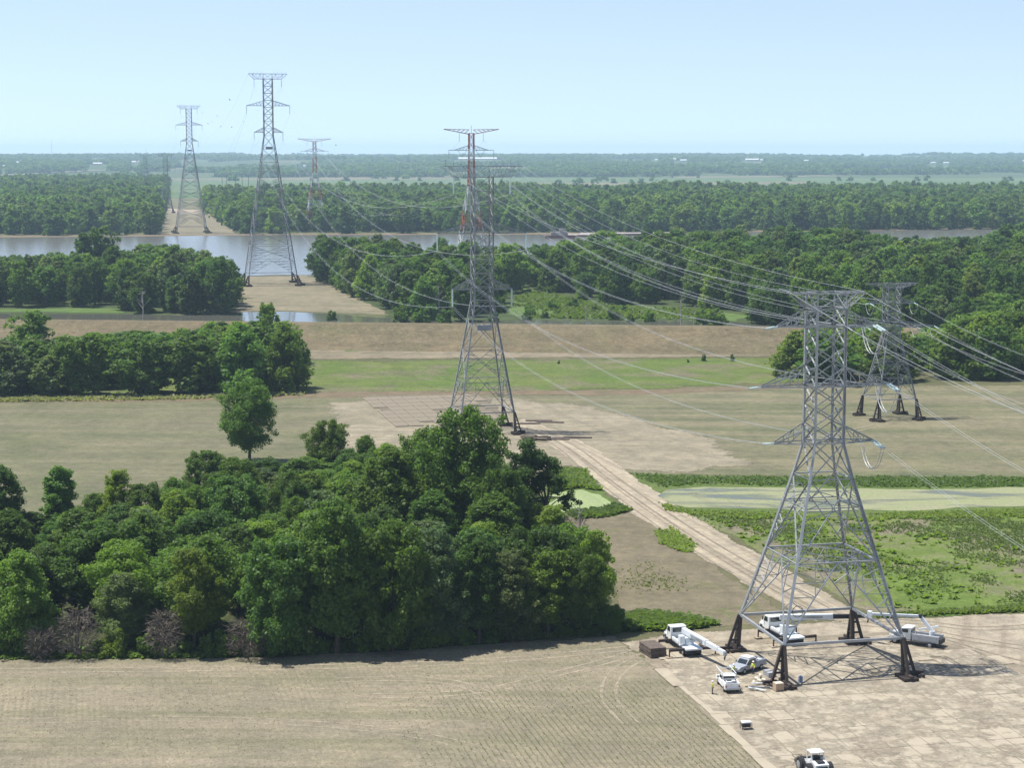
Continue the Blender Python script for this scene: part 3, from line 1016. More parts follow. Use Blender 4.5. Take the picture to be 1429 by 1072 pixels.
# ---- the near wood: trees picked out by their look first
SKY_A = [(-80, 680), (0, 690), (60, 715), (100, 700), (150, 705), (220, 684), (280, 655), (330, 640), (400, 640), (430, 638), (480, 632), (560, 632), (600, 628),
         (680, 650), (740, 680), (790, 720), (815, 770), (840, 800), (870, 880)]
special = [  # px base, py base, py top, width m, proto, label
    (348, 645, 531, 12.0, 0, 'big round-headed lone tree standing clear of the wood in the crop field'),
    (458, 668, 588, 8.8, 0, 'compact dark tree poking above the back edge of the wood'),
    (511, 664, 609, 7.0, 6, 'small round tree top at the back edge of the wood beside the tan clearing'),
    (288, 705, 629, 8.0, 4, 'dark bushy tree at the back edge of the wood beside the lone tree'),
    (320, 700, 648, 6.5, 5, 'narrow tree at the back edge of the wood under the lone tree'),
    (400, 690, 650, 6.0, 6, 'low green tree at the back edge of the wood'),
    (84, 765, 652, 8.6, 5, 'tall columnar tree at the back edge of the wood facing the crop field'),
    (4, 770, 652, 9.0, 1, 'tall dark tree at the far back corner of the wood'),
    (132, 752, 690, 7.5, 6, 'slim tree at the back edge of the wood'),
    (165, 752, 658, 7.0, 7, 'slender dark tree at the back edge of the wood'),
    (205, 755, 676, 8.5, 4, 'broad dark tree at the back edge of the wood'),
    (244, 740, 668, 6.2, 6, 'rounded tree at the back edge of the wood'),
    (328, 690, 640, 8.5, 6, 'low round tree closing the gap below the lone tree'),
    (372, 684, 641, 9.0, 4, 'dark low tree below and beside the lone tree'),
    (425, 688, 640, 9.5, 0, 'leafy tree at the back edge of the wood beside the compact dark tree'),
    (488, 690, 628, 10.0, 6, 'full leafy tree at the back edge of the wood before the tan clearing'),
    (540, 690, 620, 10.0, 2, 'bright tree at the back edge of the wood before the tan clearing'),
    (310, 735, 668, 10.0, 2, 'bright tree in the upper rows of the wood near the lone tree'),
    (400, 735, 662, 10.0, 3, 'grey-green tree in the upper rows of the wood near the compact dark tree'),
    (646, 765, 573, 14.5, 0, 'tallest broad tree of the wood hiding the foot of the suspension tower'),
    (598, 745, 600, 10.5, 0, 'large round tree beside the tallest tree of the wood'),
    (545, 778, 626, 16.0, 2, 'wide yellow-green tree in the middle of the wood'),
    (700, 800, 655, 9.0, 4, 'dense dark tree behind the twin-trunk tree'),
    (690, 705, 630, 8.0, 6, 'leafy tree just in front of the tan clearing'),
    (271, 911, 768, 7.6, 7, 'slim bright yellow-green tree at the front edge of the wood'),
    (172, 905, 800, 8.0, 3, 'spreading grey-green tree between two dead bushes'),
    (30, 908, 770, 10.5, 2, 'bright leafy tree at the front edge of the wood beyond a dead bush'),
    (395, 912, 750, 11.0, 4, 'very dark broad tree at the front edge of the wood beside a dead bush'),
    (470, 911, 700, 12.0, 1, 'tall dark tree with a wide skirt at the front edge of the wood'),
    (548, 909, 730, 11.0, 4, 'dark round tree casting a shadow over the field edge'),
    (612, 902, 735, 9.5, 3, 'silvery willow-like tree at the front edge of the wood'),
    (668, 898, 755, 8.5, 1, 'dark narrow tree at the front edge of the wood'),
    (716, 895, 770, 9.0, 3, 'pale grey-green willow-like tree under the twin-trunk tree'),
    (765, 890, 770, 8.5, 7, 'light leafy tree at the front corner of the wood'),
    (806, 886, 765, 7.0, 0, 'mid green tree at the front corner of the wood'),
    (832, 880, 742, 6.6, 7, 'thin airy tree at the corner of the wood nearest the crane trucks'),
    (850, 884, 845, 4.5, 4, 'low dark bush-like tree at the very corner of the wood'),
]
taken = [(*G(108, 922), 4.5), (*G(230, 922), 4.5), (*G(345, 922), 5), (*G(58, 922), 3.5)]
for (bx, by, ty, wd, k, lab) in special:
    x, y = G(bx, by)
    h = row_height(y, ty)
    plant(P_NEAR[k], x, y, lab, 'trees of the near wood', h, wd)
    taken.append((x, y, wd * 0.33))

# twin-trunk tree with bare lower trunks
def twin_tree():
    x, y = G(745, 780)
    H = row_height(y, 617)
    t = empty('twin_trunk_tree', (x, y, 0))
    tag(t, 'tall open tree with two bare dark trunks rising above the wood', 'tree', 'trees of the near wood')
    rng = random.Random(77)
    cl = []
    for cx, cz, rr, k in ((-1.6, H * 0.80, 3.6, 22), (3.2, H * 0.70, 3.0, 18), (-4.5, H * 0.68, 2.0, 9), (6.2, H * 0.50, 1.9, 9), (0.5, H * 0.6, 2.2, 8)):
        for i in range(k):
            a, b = rng.uniform(0, 6.28), rng.uniform(-1, 1)
            s = rr * rng.uniform(0.3, 1.0)
            cl.append((cx + s * math.cos(a) * math.sqrt(1 - b * b), s * math.sin(a) * math.sqrt(1 - b * b), cz + s * b * 1.1, rr * rng.uniform(0.22, 0.36)))
    V, F = leaves(78, cl, 14000, 0.36)
    link('crown', np_mesh('crown', V, F, LEAF['dark']), None, t)
    for pts, r in (([(0.3, 0, -0.3), (0.2, 0, H * 0.3), (-1.2, 0, H * 0.6), (-1.7, 0, H * 0.9)], 0.42), ([(1.5, 0.3, -0.3), (1.8, 0.2, H * 0.3), (2.3, 0, H * 0.5), (3.2, 0, H * 0.78)], 0.36)):
        m = MB()
        m.tube(pts, [r, r * 0.85, r * 0.6, r * 0.2], 7)
        for j in range(9):
            c = cl[rng.randrange(len(cl))]
            q = Vector(pts[2]).lerp(Vector(pts[1]), rng.random() * 0.6)
            if (Vector(c[:3]) - q).length < 7:
                m.tube([q, q.lerp(Vector(c[:3]), 0.5) + Vector((0, 0, 0.3)), c[:3]], [r * 0.4, r * 0.25, r * 0.1], 5)
        m.build('trunk', BARK, t)
    taken.append((x, y, 3.0))


twin_tree()


def dead_bush(px, py, top, wd, label, seed):
    """leafless grey-brown thicket: stems that fork into fine twigs"""
    x, y = G(px, py)
    H = row_height(y, top)
    t = empty('dead_bush', (x, y, 0))
    tag(t, label, 'bush', 'leafless bushes along the front of the wood')
    rng = random.Random(seed)
    stems, tw = MB(), MB()
    for i in range(9):
        a = rng.uniform(0, 6.28)
        rr = wd / 2 * rng.uniform(0.25, 0.85)
        p = [(0.3 * math.cos(a), 0.3 * math.sin(a), -0.2), (rr * 0.45 * math.cos(a), rr * 0.45 * math.sin(a), H * 0.4), (rr * math.cos(a), rr * math.sin(a), H * rng.uniform(0.75, 0.95))]
        stems.tube(p, [0.12, 0.08, 0.03], 5)
    for i in range(1000):
        a = rng.uniform(0, 6.28)
        b = rng.uniform(0.15, 1.0)
        rr = wd / 2 * math.sqrt(rng.random()) * math.sin(math.pi * (0.1 + 0.75 * b)) ** 0.5
        p = Vector((rr * math.cos(a), rr * math.sin(a), H * b * 0.95))
        d = Vector((math.cos(a) * 0.7 + rng.uniform(-0.7, 0.7), math.sin(a) * 0.7 + rng.uniform(-0.7, 0.7), rng.uniform(-0.5, 0.9))).normalized() * rng.uniform(0.4, 1.3)
        s = d.cross(Vector((rng.uniform(-1, 1), rng.uniform(-1, 1), 0.3))).normalized() * 0.045
        tw.quad(p - s, p + s, p + d + s * 0.4, p + d - s * 0.4)
    stems.build('stem', TWIG, t)
    tag(tw.build('twigs', TWIG, t), kind='stuff')


dead_bush(108, 918, 850, 5.4, 'tall grey-brown leafless bush at the front of the wood beside the bright leafy tree', 1)
dead_bush(58, 920, 878, 3.8, 'low grey-brown leafless bush at the front of the wood', 4)
dead_bush(230, 918, 852, 4.6, 'grey-brown leafless bush between the spreading grey-green tree and the slim bright tree', 2)
dead_bush(345, 918, 862, 5.6, 'broad domed grey-brown leafless bush beside the very dark tree', 3)
dead_bush(800, 800, 720, 5.0, 'thin pale leafless bush at the field side of the wood below the twin-trunk tree', 5)

rng = random.Random(31)
n_fill = 0
LAND = [((350, 642), 'lone tree'), ((646, 765), 'tallest broad tree'), ((545, 778), 'wide yellow-green tree'), ((745, 780), 'twin-trunk tree'), ((271, 911), 'slim bright front tree'),
        ((30, 908), 'bright leafy front tree'), ((178, 910), 'spreading grey-green tree'), ((470, 911), 'tall dark skirted tree'), ((612, 902), 'silvery front tree'), ((832, 880), 'thin airy corner tree'),
        ((84, 765), 'tall columnar back tree'), ((288, 705), 'dark bushy back tree'), ((458, 668), 'compact dark back tree')]
LAND = [(G(*p), n) for p, n in LAND]


def near_label(p, x, y, h):
    nm = min(LAND, key=lambda a: (a[0][0] - x) ** 2 + (a[0][1] - y) ** 2)
    size = 'tall' if h > 13.5 else ('low' if h < 10.5 else 'middling')
    return '%s %s tree of the near wood close to the %s' % (size, KIND[p.leaf], nm[1])


for (x, y) in fill(WOOD, 8.9, 17):
    if any((x - a) ** 2 + (y - b) ** 2 < r * r for a, b, r in taken):
        continue
    px, py = px_of(x, y, 0)
    if px < -90 or y < 254.5:
        continue
    h = rng.uniform(10.5, 15.5)
    top = skyline(SKY_A, px) + rng.uniform(0, 22)
    h = min(h, row_height(y, top))
    if h < 4.0:
        continue
    k = rng.choice([0, 0, 1, 1, 2, 3, 4, 4, 5, 6, 6, 7])
    plant(P_NEAR[k], x, y, near_label(P_NEAR[k], x, y, h), 'trees of the near wood', h, max(8.6, h * 0.76) * rng.uniform(0.9, 1.15))
    n_fill += 1
print('near wood fill', n_fill)

# shrubs along the foot of the wood
P_SHRUB = make_proto(90, 3.0, 2.0, 'dome', 0.0, 16, 1700, 0.34, 'mid', 0.06, 0, nlimb=3)
P_SHRUB2 = make_proto(91, 2.6, 2.0, 'round', 0.0, 14, 1500, 0.34, 'light', 0.06, 0, nlimb=3)
for i, (px, py) in enumerate([(8, 914), (75, 918), (135, 916), (160, 917), (205, 917), (255, 916), (300, 915), (320, 918), (375, 917), (420, 914), (445, 914), (510, 910), (585, 906), (640, 901),
                              (690, 897), (740, 893), (785, 890), (822, 888), (846, 872), (858, 880), (828, 832), (812, 800), (838, 812)]):
    x, y = G(px, py)
    plant(P_SHRUB if i % 3 else P_SHRUB2, x, y + 0.8, 'low leafy shrub along the front foot of the near wood', 'shrubs along the foot of the near wood', rng.uniform(1.8, 3.4), rng.uniform(3, 4.6), name='shrub', cat='shrub')

# ---- clump left of the levee track
CLUMP = W([(-200, 556), (0, 553), (150, 553), (300, 551), (400, 547), (428, 545), (430, 515), (400, 496), (250, 496), (0, 492), (-200, 490)])
SKY_B = [(-100, 470), (0, 478), (30, 470), (60, 474), (100, 462), (150, 462), (250, 462), (300, 452), (380, 450), (425, 456), (440, 470)]
for px, py, ty, wd, k, lab in [(45, 518, 436, 17, 4, 'tallest dark round tree of the clump beside the levee'), (396, 546, 456, 13.5, 5, 'bright feathery tree at the end of the clump beside the hay meadow'),
                               (375, 505, 424, 9.5, 0, 'thin tree rising above the clump against the back channel'), (413, 542, 466, 9.5, 2, 'pale tree at the very end of the clump beside the hay meadow'),
                               (70, 553, 497, 13, 3, 'soft grey-green tree at the front of the clump beside the crop field'), (130, 551, 466, 14, 1, 'tall dark tree at the front of the clump beside the crop field')]:
    x, y = G(px, py)
    plant(P_MID[k], x, y, lab, 'trees of the clump beside the levee', row_height(y, ty), wd)
nb = 0
for (x, y) in fill(CLUMP, 12.2, 23):
    px, py = px_of(x, y, 0)
    if px < -60 or px > 398:
        continue
    h = min(rng.uniform(14.5, 20), row_height(y, skyline(SKY_B, px) + rng.uniform(-3, 8)))
    if h < 5:
        continue
    k = rng.choice([0, 1, 2, 2, 3, 4, 4, 5, 5])
    plant(P_MID[k], x, y, size_word(h, 14, 10) + KIND[P_MID[k].leaf] + ' tree in the clump beside the levee, ' + ('facing the crop field' if y < 560 else ('in its middle' if y < 600 else 'backing on the levee')), 'trees of the clump beside the levee', h, rng.uniform(14, 20))
    nb += 1
print('clump', nb)

# ---- clump right, behind the short dead-end tower
CLUMP_E = W([(1105, 536), (1180, 534), (1429, 531), (1600, 529), (1600, 488), (1429, 486), (1300, 487), (1160, 488), (1110, 505)])
SKY_E = [(1095, 500), (1110, 478), (1150, 468), (1190, 462), (1240, 470), (1300, 478), (1340, 452), (1400, 436), (1500, 430)]
ne = 0
for (x, y) in fill(CLUMP_E, 12.0, 29):
    px, py = px_of(x, y, 0)
    if px > 1490:
        continue
    h = min(rng.uniform(16, 23), row_height(y, skyline(SKY_E, px) - 12 + rng.uniform(-6, 10)))
    if h < 4:
        continue
    k = rng.choice([0, 0, 1, 2, 2, 3, 4, 5])
    plant(P_MID[k], x, y, size_word(h, 15, 11) + KIND[P_MID[k].leaf] + ' tree in the clump behind the short dead-end tower, ' + ('facing the field' if y < 575 else 'backing on the levee'), 'trees of the clump behind the short tower', h, rng.uniform(14, 20))
    ne += 1
print('clump E', ne)

# ---- island, left of the clearing
ISLE_LT = W([(-300, 428), (0, 430), (170, 428), (180, 438), (300, 439), (320, 436), (322, 405), (312, 392), (250, 386), (100, 382), (-300, 376)])
nc = 0
for px, py, ty, wd, k, lab in [(143, 398, 318, 19, 4, 'tallest pair-crowned tree of the island overlooking the river'), (118, 402, 326, 15, 1, 'tall dark tree beside the tallest island tree'),
                               (305, 438, 363, 15, 4, 'dark tree at the end of the island beside the sandy clearing'), (268, 438, 380, 13, 3, 'grey-green tree on the island shore near the sandy clearing')]:
    x, y = G(px, py)
    plant(P_MID[k], x, y, lab, 'trees of the island left of the clearing', row_height(y, ty), wd)
SKY_C = [(-100, 364), (0, 364), (60, 361), (100, 358), (180, 352), (230, 345), (260, 352), (300, 362), (326, 372)]
spill = []
for (x, y) in sorted(fill(ISLE_LT, 11.5, 37), key=lambda p: p[1]):
    px, py = px_of(x, y, 0)
    if px < -60:
        continue
    h = min(rng.uniform(16, 24), row_height(y, skyline(SKY_C, px) - 4 + rng.uniform(-6, 8)))
    if h < 5:
        continue
    if nc < 26:
        k = rng.choice([0, 1, 2, 3, 4, 4, 5])
        plant(P_MID[k], x, y, size_word(h, 19, 16) + KIND[P_MID[k].leaf] + ' tree on the island by the sandy clearing, ' + ('on the channel shore' if y < 830 else 'inland'), 'trees of the island left of the clearing', h, rng.uniform(12, 16))
        nc += 1
    else:
        spill.append((x, y, h))
print('isle L', nc, len(spill))

# ---- island, right of the clearing
MEADOW_CUT = W([(690, 446), (712, 415), (726, 400), (772, 408), (805, 424), (860, 427), (930, 428), (1000, 434), (1070, 442), (1045, 475), (900, 475), (705, 475), (680, 455)])
ISLE_RT = W([(548, 442), (600, 448), (640, 450), (700, 452), (1000, 456), (1240, 462), (1700, 466), (1700, 360), (1429, 361), (1000, 370), (700, 395), (560, 393), (440, 389), (475, 404), (520, 424)])
SKY_D = [(420, 342), (440, 336), (480, 332), (540, 330), (600, 336), (660, 345), (700, 352), (760, 345), (800, 335), (850, 333), (950, 330), (1000, 322), (1060, 318), (1150, 322), (1225, 334),
         (1250, 341), (1300, 342), (1375, 340), (1405, 322), (1600, 318)]
nd = 0
spots = sorted(fill(ISLE_RT, 12.0, 41), key=lambda p: p[1])
for (x, y) in spots:
    if inside(x, y, MEADOW_CUT):
        continue
    px, py = px_of(x, y, 0)
    if px > 1480:
        continue
    h = min(rng.uniform(17, 25) if y < 1000 else rng.uniform(19, 27), row_height(y, skyline(SKY_D, px) - 8 + rng.uniform(-4, 5)))
    if y < 775:
        h = min(h, rng.uniform(12, 17))
    if 690 < px < 850 and y < 930:
        h = min(h, rng.uniform(7, 13))
    if h < 4:
        continue
    if nd < 48 and px < 1440:
        k = rng.choice([0, 1, 2, 3, 4, 4, 5, 5])
        where = 'beside the sandy clearing' if px < 640 else ('around the island meadow' if px < 1000 else 'behind the levee')
        plant(P_MID[k], x, y, size_word(h, 17, 13) + KIND[P_MID[k].leaf] + ' tree on the wooded island ' + where, 'trees of the wooded island', h, rng.uniform(11, 15.5))
        nd += 1
    else:
        spill.append((x, y, h))
print('isle R', nd, len(spill))

# bushes dotted over the island meadow and the channel bank
for px, py, hh in [(740, 441, 5), (735, 447, 3.5), (770, 432, 4.5), (800, 431, 5), (855, 446, 5.5), (830, 436, 3), (760, 444, 3), (870, 436, 3), (905, 449, 4.5), (880, 449, 3),
                   (695, 436, 7), (690, 449, 4), (560, 449, 6.5), (590, 450, 6), (462, 447, 4), (620, 452, 6), (980, 452, 6), (1000, 455, 7)]:
    x, y = G(px, py)
    plant(P_SHRUB, x, y, 'round bush dotted on the meadow and bank behind the levee', 'bushes on the island meadow', hh, hh * 1.4, name='round_bush', cat='bush')
for px, py, hh in [(982, 504, 2.4), (1022, 504, 2.4), (960, 506, 1.2), (780, 508, 1.2)]:
    x, y = G(px, py)
    plant(P_SHRUB, x, y, 'small bush standing alone on the hay meadow below the levee', 'bushes on the hay meadow', hh, hh * 0.8, name='round_bush', cat='bush')

# bare dead trees
SNAG = paint('bleached_deadwood', (0.34, 0.31, 0.27), 0.9, var=0.2)


def snag(px, py, top, label, seed):
    x, y = G(px, py)
    H = row_height(y, top)
    r2 = random.Random(seed)
    t = empty('dead_tree', (x, y, 0), r2.uniform(0, 6))
    tag(t, label, 'tree')
    tr = MB()
    tr.tube([(0, 0, -0.3), (0.2, 0.1, H * 0.45), (0.1, -0.2, H)], [H * 0.022, H * 0.016, H * 0.004], 6)
    tr.build('trunk', SNAG, t)
    for i in range(11):
        z = H * r2.uniform(0.35, 0.92)
        a = r2.uniform(0, 6.28)
        L = (H - z) * r2.uniform(0.35, 0.7) + 0.6
        b = MB()
        e = Vector((math.cos(a) * L * 0.7, math.sin(a) * L * 0.7, z + L * 0.75))
        b.tube([(0.12, 0, z), e * 0.5 + Vector((0, 0, z * 0.5 - 0.2)), e], [H * 0.008, H * 0.006, H * 0.002], 5)
        b.build('branch', SNAG, t)


snag(807, 806, 700, 'bare grey dead tree at the field side of the near wood', 1)
snag(612, 447, 396, 'bleached dead tree on the channel bank beside the suspension tower', 2)
snag(950, 449, 412, 'bleached dead tree standing at the edge of the island meadow', 3)
snag(968, 450, 424, 'short dead tree beside the bleached tree at the edge of the island meadow', 4)
snag(818, 452, 424, 'thin dead tree on the near bank of the back channel below the island meadow', 5)
snag(200, 446, 402, 'pale dead tree on the channel shore of the island', 6)

# individuals on the far shore and around the farmsteads
SHORE = {70: 'dark bushy tree leaning over the far shore at the mud bank', 205: 'tall tree at the corner of the forest gap on the far shore', 345: 'dark tree beside the far bank clearing'}
for px, py, k in [(70, 329.5, 1), (205, 328, 0), (150, 329, 3), (345, 327, 1), (380, 327, 2), (480, 327, 1), (560, 326.5, 0), (960, 324, 2), (1120, 322, 1), (1290, 319, 0), (1390, 318, 3)]:
    x, y = G(px, py)
    plant(P_FAR[k], x, y + 14, SHORE.get(px, KIND[P_FAR[k].leaf] + ' tree at the water edge in front of the far shore forest'), 'trees on the far shore', rng.uniform(23, 27), rng.uniform(17, 22))
for px, py, k in [(1040, 240, 0), (1056, 240.5, 1), (1080, 241, 0), (1098, 246, 1), (995, 242, 0), (960, 243, 1)]:
    x, y = G(px, py)
    plant(P_HILL[k], x, y, 'small distant tree near the white grain bins on the plain', 'trees around the far farmstead', 16, 34)


def forest_stuff(name, pts, protos, label, wscale=1.0):
    """a far-off wood that reads as one mass: tree crowns placed on points"""
    me = bpy.data.meshes.new(name)
    me.from_pydata([(p[0], p[1], p[3] if len(p) > 3 else 0.0) for p in pts], [], [])
    g = random.Random(3)
    n = len(pts)
    a = me.attributes.new('pick', 'INT', 'POINT')
    a.data.foreach_set('value', [g.randrange(len(protos)) for _ in range(n)])
    sc, rt = [], []
    for p in pts:
        s = p[2] / protos[0].H
        w = s * g.uniform(0.9, 1.15) * wscale
        sc += [w, w, s]
        rt += [0, 0, g.uniform(0, 6.28)]
    a = me.attributes.new('size', 'FLOAT_VECTOR', 'POINT')
    a.data.foreach_set('vector', sc)
    a = me.attributes.new('turn', 'FLOAT_VECTOR', 'POINT')
    a.data.foreach_set('vector', rt)
    o = link(name, me)
    tag(o, label, 'forest', kind='stuff')
    ng = bpy.data.node_groups.new(name, 'GeometryNodeTree')
    ng.interface.new_socket('Geometry', in_out='INPUT', socket_type='NodeSocketGeometry')
    ng.interface.new_socket('Geometry', in_out='OUTPUT', socket_type='NodeSocketGeometry')
    gi, go = ng.nodes.new('NodeGroupInput'), ng.nodes.new('NodeGroupOutput')
    join = ng.nodes.new('GeometryNodeJoinGeometry')

    def attr(nm, typ):
        nd = ng.nodes.new('GeometryNodeInputNamedAttribute')
        nd.data_type = typ
        nd.inputs['Name'].default_value = nm
        return nd.outputs[0]
    for k, p in enumerate(protos):
        oi = ng.nodes.new('GeometryNodeObjectInfo')
        oi.transform_space = 'ORIGINAL'
        oi.inputs['Object'].default_value = p.first
        oi.inputs['As Instance'].default_value = True
        cmp_ = ng.nodes.new('FunctionNodeCompare')
        cmp_.data_type = 'INT'
        cmp_.operation = 'EQUAL'
        ng.links.new(attr('pick', 'INT'), cmp_.inputs[2])
        cmp_.inputs[3].default_value = k
        ip = ng.nodes.new('GeometryNodeInstanceOnPoints')
        ng.links.new(gi.outputs[0], ip.inputs['Points'])
        ng.links.new(cmp_.outputs[0], ip.inputs['Selection'])
        ng.links.new(oi.outputs['Geometry'], ip.inputs['Instance'])
        ng.links.new(attr('turn', 'FLOAT_VECTOR'), ip.inputs['Rotation'])
        ng.links.new(attr('size', 'FLOAT_VECTOR'), ip.inputs['Scale'])
        ng.links.new(ip.outputs[0], join.inputs[0])
    ng.links.new(join.outputs[0], go.inputs[0])
    md = o.modifiers.new('forest', 'NODES')
    md.node_group = ng
    return o


forest_stuff('island_forest', spill, P_MID, 'dense green forest massed over the wooded island before the river', 1.15)
FB = W([(-120, 328), (60, 328), (218, 327), (222, 300), (232, 268), (232, 259.5), (-120, 259.5)])
FB2 = [(-245, 1668), (-225, 1660), (-60, 1655), (150, 1658), (400, 1712), (560, 1762), (720, 1790), (900, 2950), (-100, 2900), (-430, 2650), (-372, 2270), (-295, 1900)]
fp = []
for poly in (FB, FB2):
    for (x, y) in fill(poly, 13.2, 53):
        if abs(px_of(x, y, 0)[0] - 714.5) > 790:
            continue
        if (-410 < x < -375 and 2140 < y < 2240):
            continue
        fp.append((x, y, (rng.uniform(15, 26) if y > 1690 else rng.uniform(9, 26)) * (0.85 + 0.3 * vnoise(x / 120, y / 120, 6))))
print('far forest', len(fp))
forest_stuff('far_shore_forest', fp, P_FAR, 'broad dark forest massed along the far shore of the river', 1.1)

hp = []
g2 = random.Random(8)
HOMES = [(667, 8300, 62), (1047, 8600, 30), (1122, 8900, 12), (1298, 8400, 12), (1316, 8300, 12), (952, 7900, 12), (940, 8100, 8), (190, 7600, 10), (198, 7650, 6), (29, 7800, 10), (9, 6300, 9),
         (427, 7200, 10), (140, 7000, 26), (1425, 8600, 10), (915, 8600, 8)]
while len(hp) < 21000:
    y = 5200 + 6800 * g2.random() ** 1.25
    x = g2.uniform(-0.31, 0.31) * y
    dens = vnoise(x / 520 + 5, y / 900 + 2, 7) * 0.65 + vnoise(x / 160, y / 300, 9) * 0.35
    edge_y = 5350 + 900 * max(0.0, min(1.0, (x - 300) / 1500)) + 250 * (vnoise(x / 700, 3.3, 2) - 0.5)
    if y < edge_y + 20 or dens < 0.40:
        continue
    sx = 714.5 + LENS_PX * x / y
    if any(abs(sx - a) < w * 0.62 and b - 1500 < y < b + 40 for a, b, w in HOMES):      # farmyards are kept clear
        continue
    hp.append((x, y, g2.uniform(11, 19), hill_z(x, y)))
for i in range(70):                 # hedgerows and scattered trees on the plain
    y = g2.choice([4300, 4700, 5100, 5300]) + g2.uniform(-25, 25)
    x = g2.uniform(-0.3, 0.3) * y
    if vnoise(x / 260, y / 400, 12) > 0.52:
        hp.append((x, y, g2.uniform(8, 14), 0))
forest_stuff('hill_forest', hp, P_HILL, 'hazy blue-green woods covering the distant hills', 1.25)

# ------------------------------------------------------------------ lattice towers and cables
STEEL = paint('galvanised_steel', (0.33, 0.343, 0.348), 0.42, metal=0.25, var=0.18, scale=0.7)
STEEL_D = paint('weathered_galvanised_steel', (0.26, 0.272, 0.276), 0.5, metal=0.25, var=0.2, scale=0.5)
PIER = paint('dark_creosoted_steel', (0.05, 0.036, 0.03), 0.75, var=0.3, scale=1.5)
GLASS_INS = paint('pale_glass_insulator', (0.56, 0.68, 0.66), 0.25, var=0.08, scale=4, spec=0.6)
CABLE = paint('aluminium_conductor', (0.44, 0.455, 0.455), 0.4, metal=0.4, var=0.06, scale=0.2)
RED = paint('aviation_red_paint', (0.42, 0.12, 0.07), 0.6, var=0.2, scale=0.4)
WHITE = paint('aviation_white_paint', (0.60, 0.60, 0.58), 0.6, var=0.15, scale=0.4)
GREYBOX = paint('grey_equipment', (0.3, 0.31, 0.32), 0.6)


def corner(h, sx, sy, z):
    return Vector((sx * h, sy * h, z))


FACES = [((-1, -1), (1, -1)), ((1, -1), (1, 1)), ((1, 1), (-1, 1)), ((-1, 1), (-1, -1))]


def half_at(levels, z):
    for (z0, h0), (z1, h1) in zip(levels[:-1], levels[1:]):
        if z0 <= z <= z1:
            return h0 + (h1 - h0) * (z - z0) / (z1 - z0)
    return levels[-1][1]


def build_pier(root, h, sx, sy, z_top, s=1.0, mat=PIER, simple=False):
    """tripod foot under a tower leg: three raking posts, rungs and a grillage of beams"""
    top = corner(h, sx, sy, z_top)
    pe = empty('pier')
    pe.parent = root
    pe.location = (top.x, top.y, 0)
    w = 0.42 * s
    T = Vector((0, 0, z_top))
    feet = [Vector((0.25 * s * sx, 0.25 * s * sy, 0)), Vector((2.0 * s * sx, 0.3 * s * sy, 0)), Vector((0.2 * s * sx, 2.0 * s * sy, 0))]
    posts = []
    for k, f in enumerate(feet):
        m = MB()
        d = (f - T).normalized()
        m.bar(T + Vector((f.x, f.y, 0)) * 0.12, f, w * (1.2 if k == 0 else 0.85))
        m.build('post', mat, pe)
    for t in (0.38, 0.66):
        m = MB()
        for a, b in ((0, 1), (0, 2)):
            pa = (T + Vector((feet[a].x, feet[a].y, 0)) * 0.12).lerp(feet[a], t)
            pb = (T + Vector((feet[b].x, feet[b].y, 0)) * 0.12).lerp(feet[b], t)
            m.bar(pa, pb, 0.24 * s)
        m.build('rung', mat, pe)
    for f, along in ((feet[0], 'x'), (feet[1], 'y'), (feet[2], 'x')):
        m = MB()
        for o in (-0.55, 0.0, 0.55):
            sz = (2.1 * s, 0.34 * s, 0.62 * s) if along == 'x' else (0.34 * s, 2.1 * s, 0.62 * s)
            off = Vector((0, o * s * 1.1, 0.31 * s)) if along == 'x' else Vector((o * s * 1.1, 0, 0.31 * s))
            m.box(f + off, sz)
        sz = (0.4 * s, 1.9 * s, 0.3 * s) if along == 'x' else (1.9 * s, 0.4 * s, 0.3 * s)
        m.box(f + Vector((0, 0, 0.80 * s)), sz)
        m.build('grillage_beams', mat, pe)
    return pe


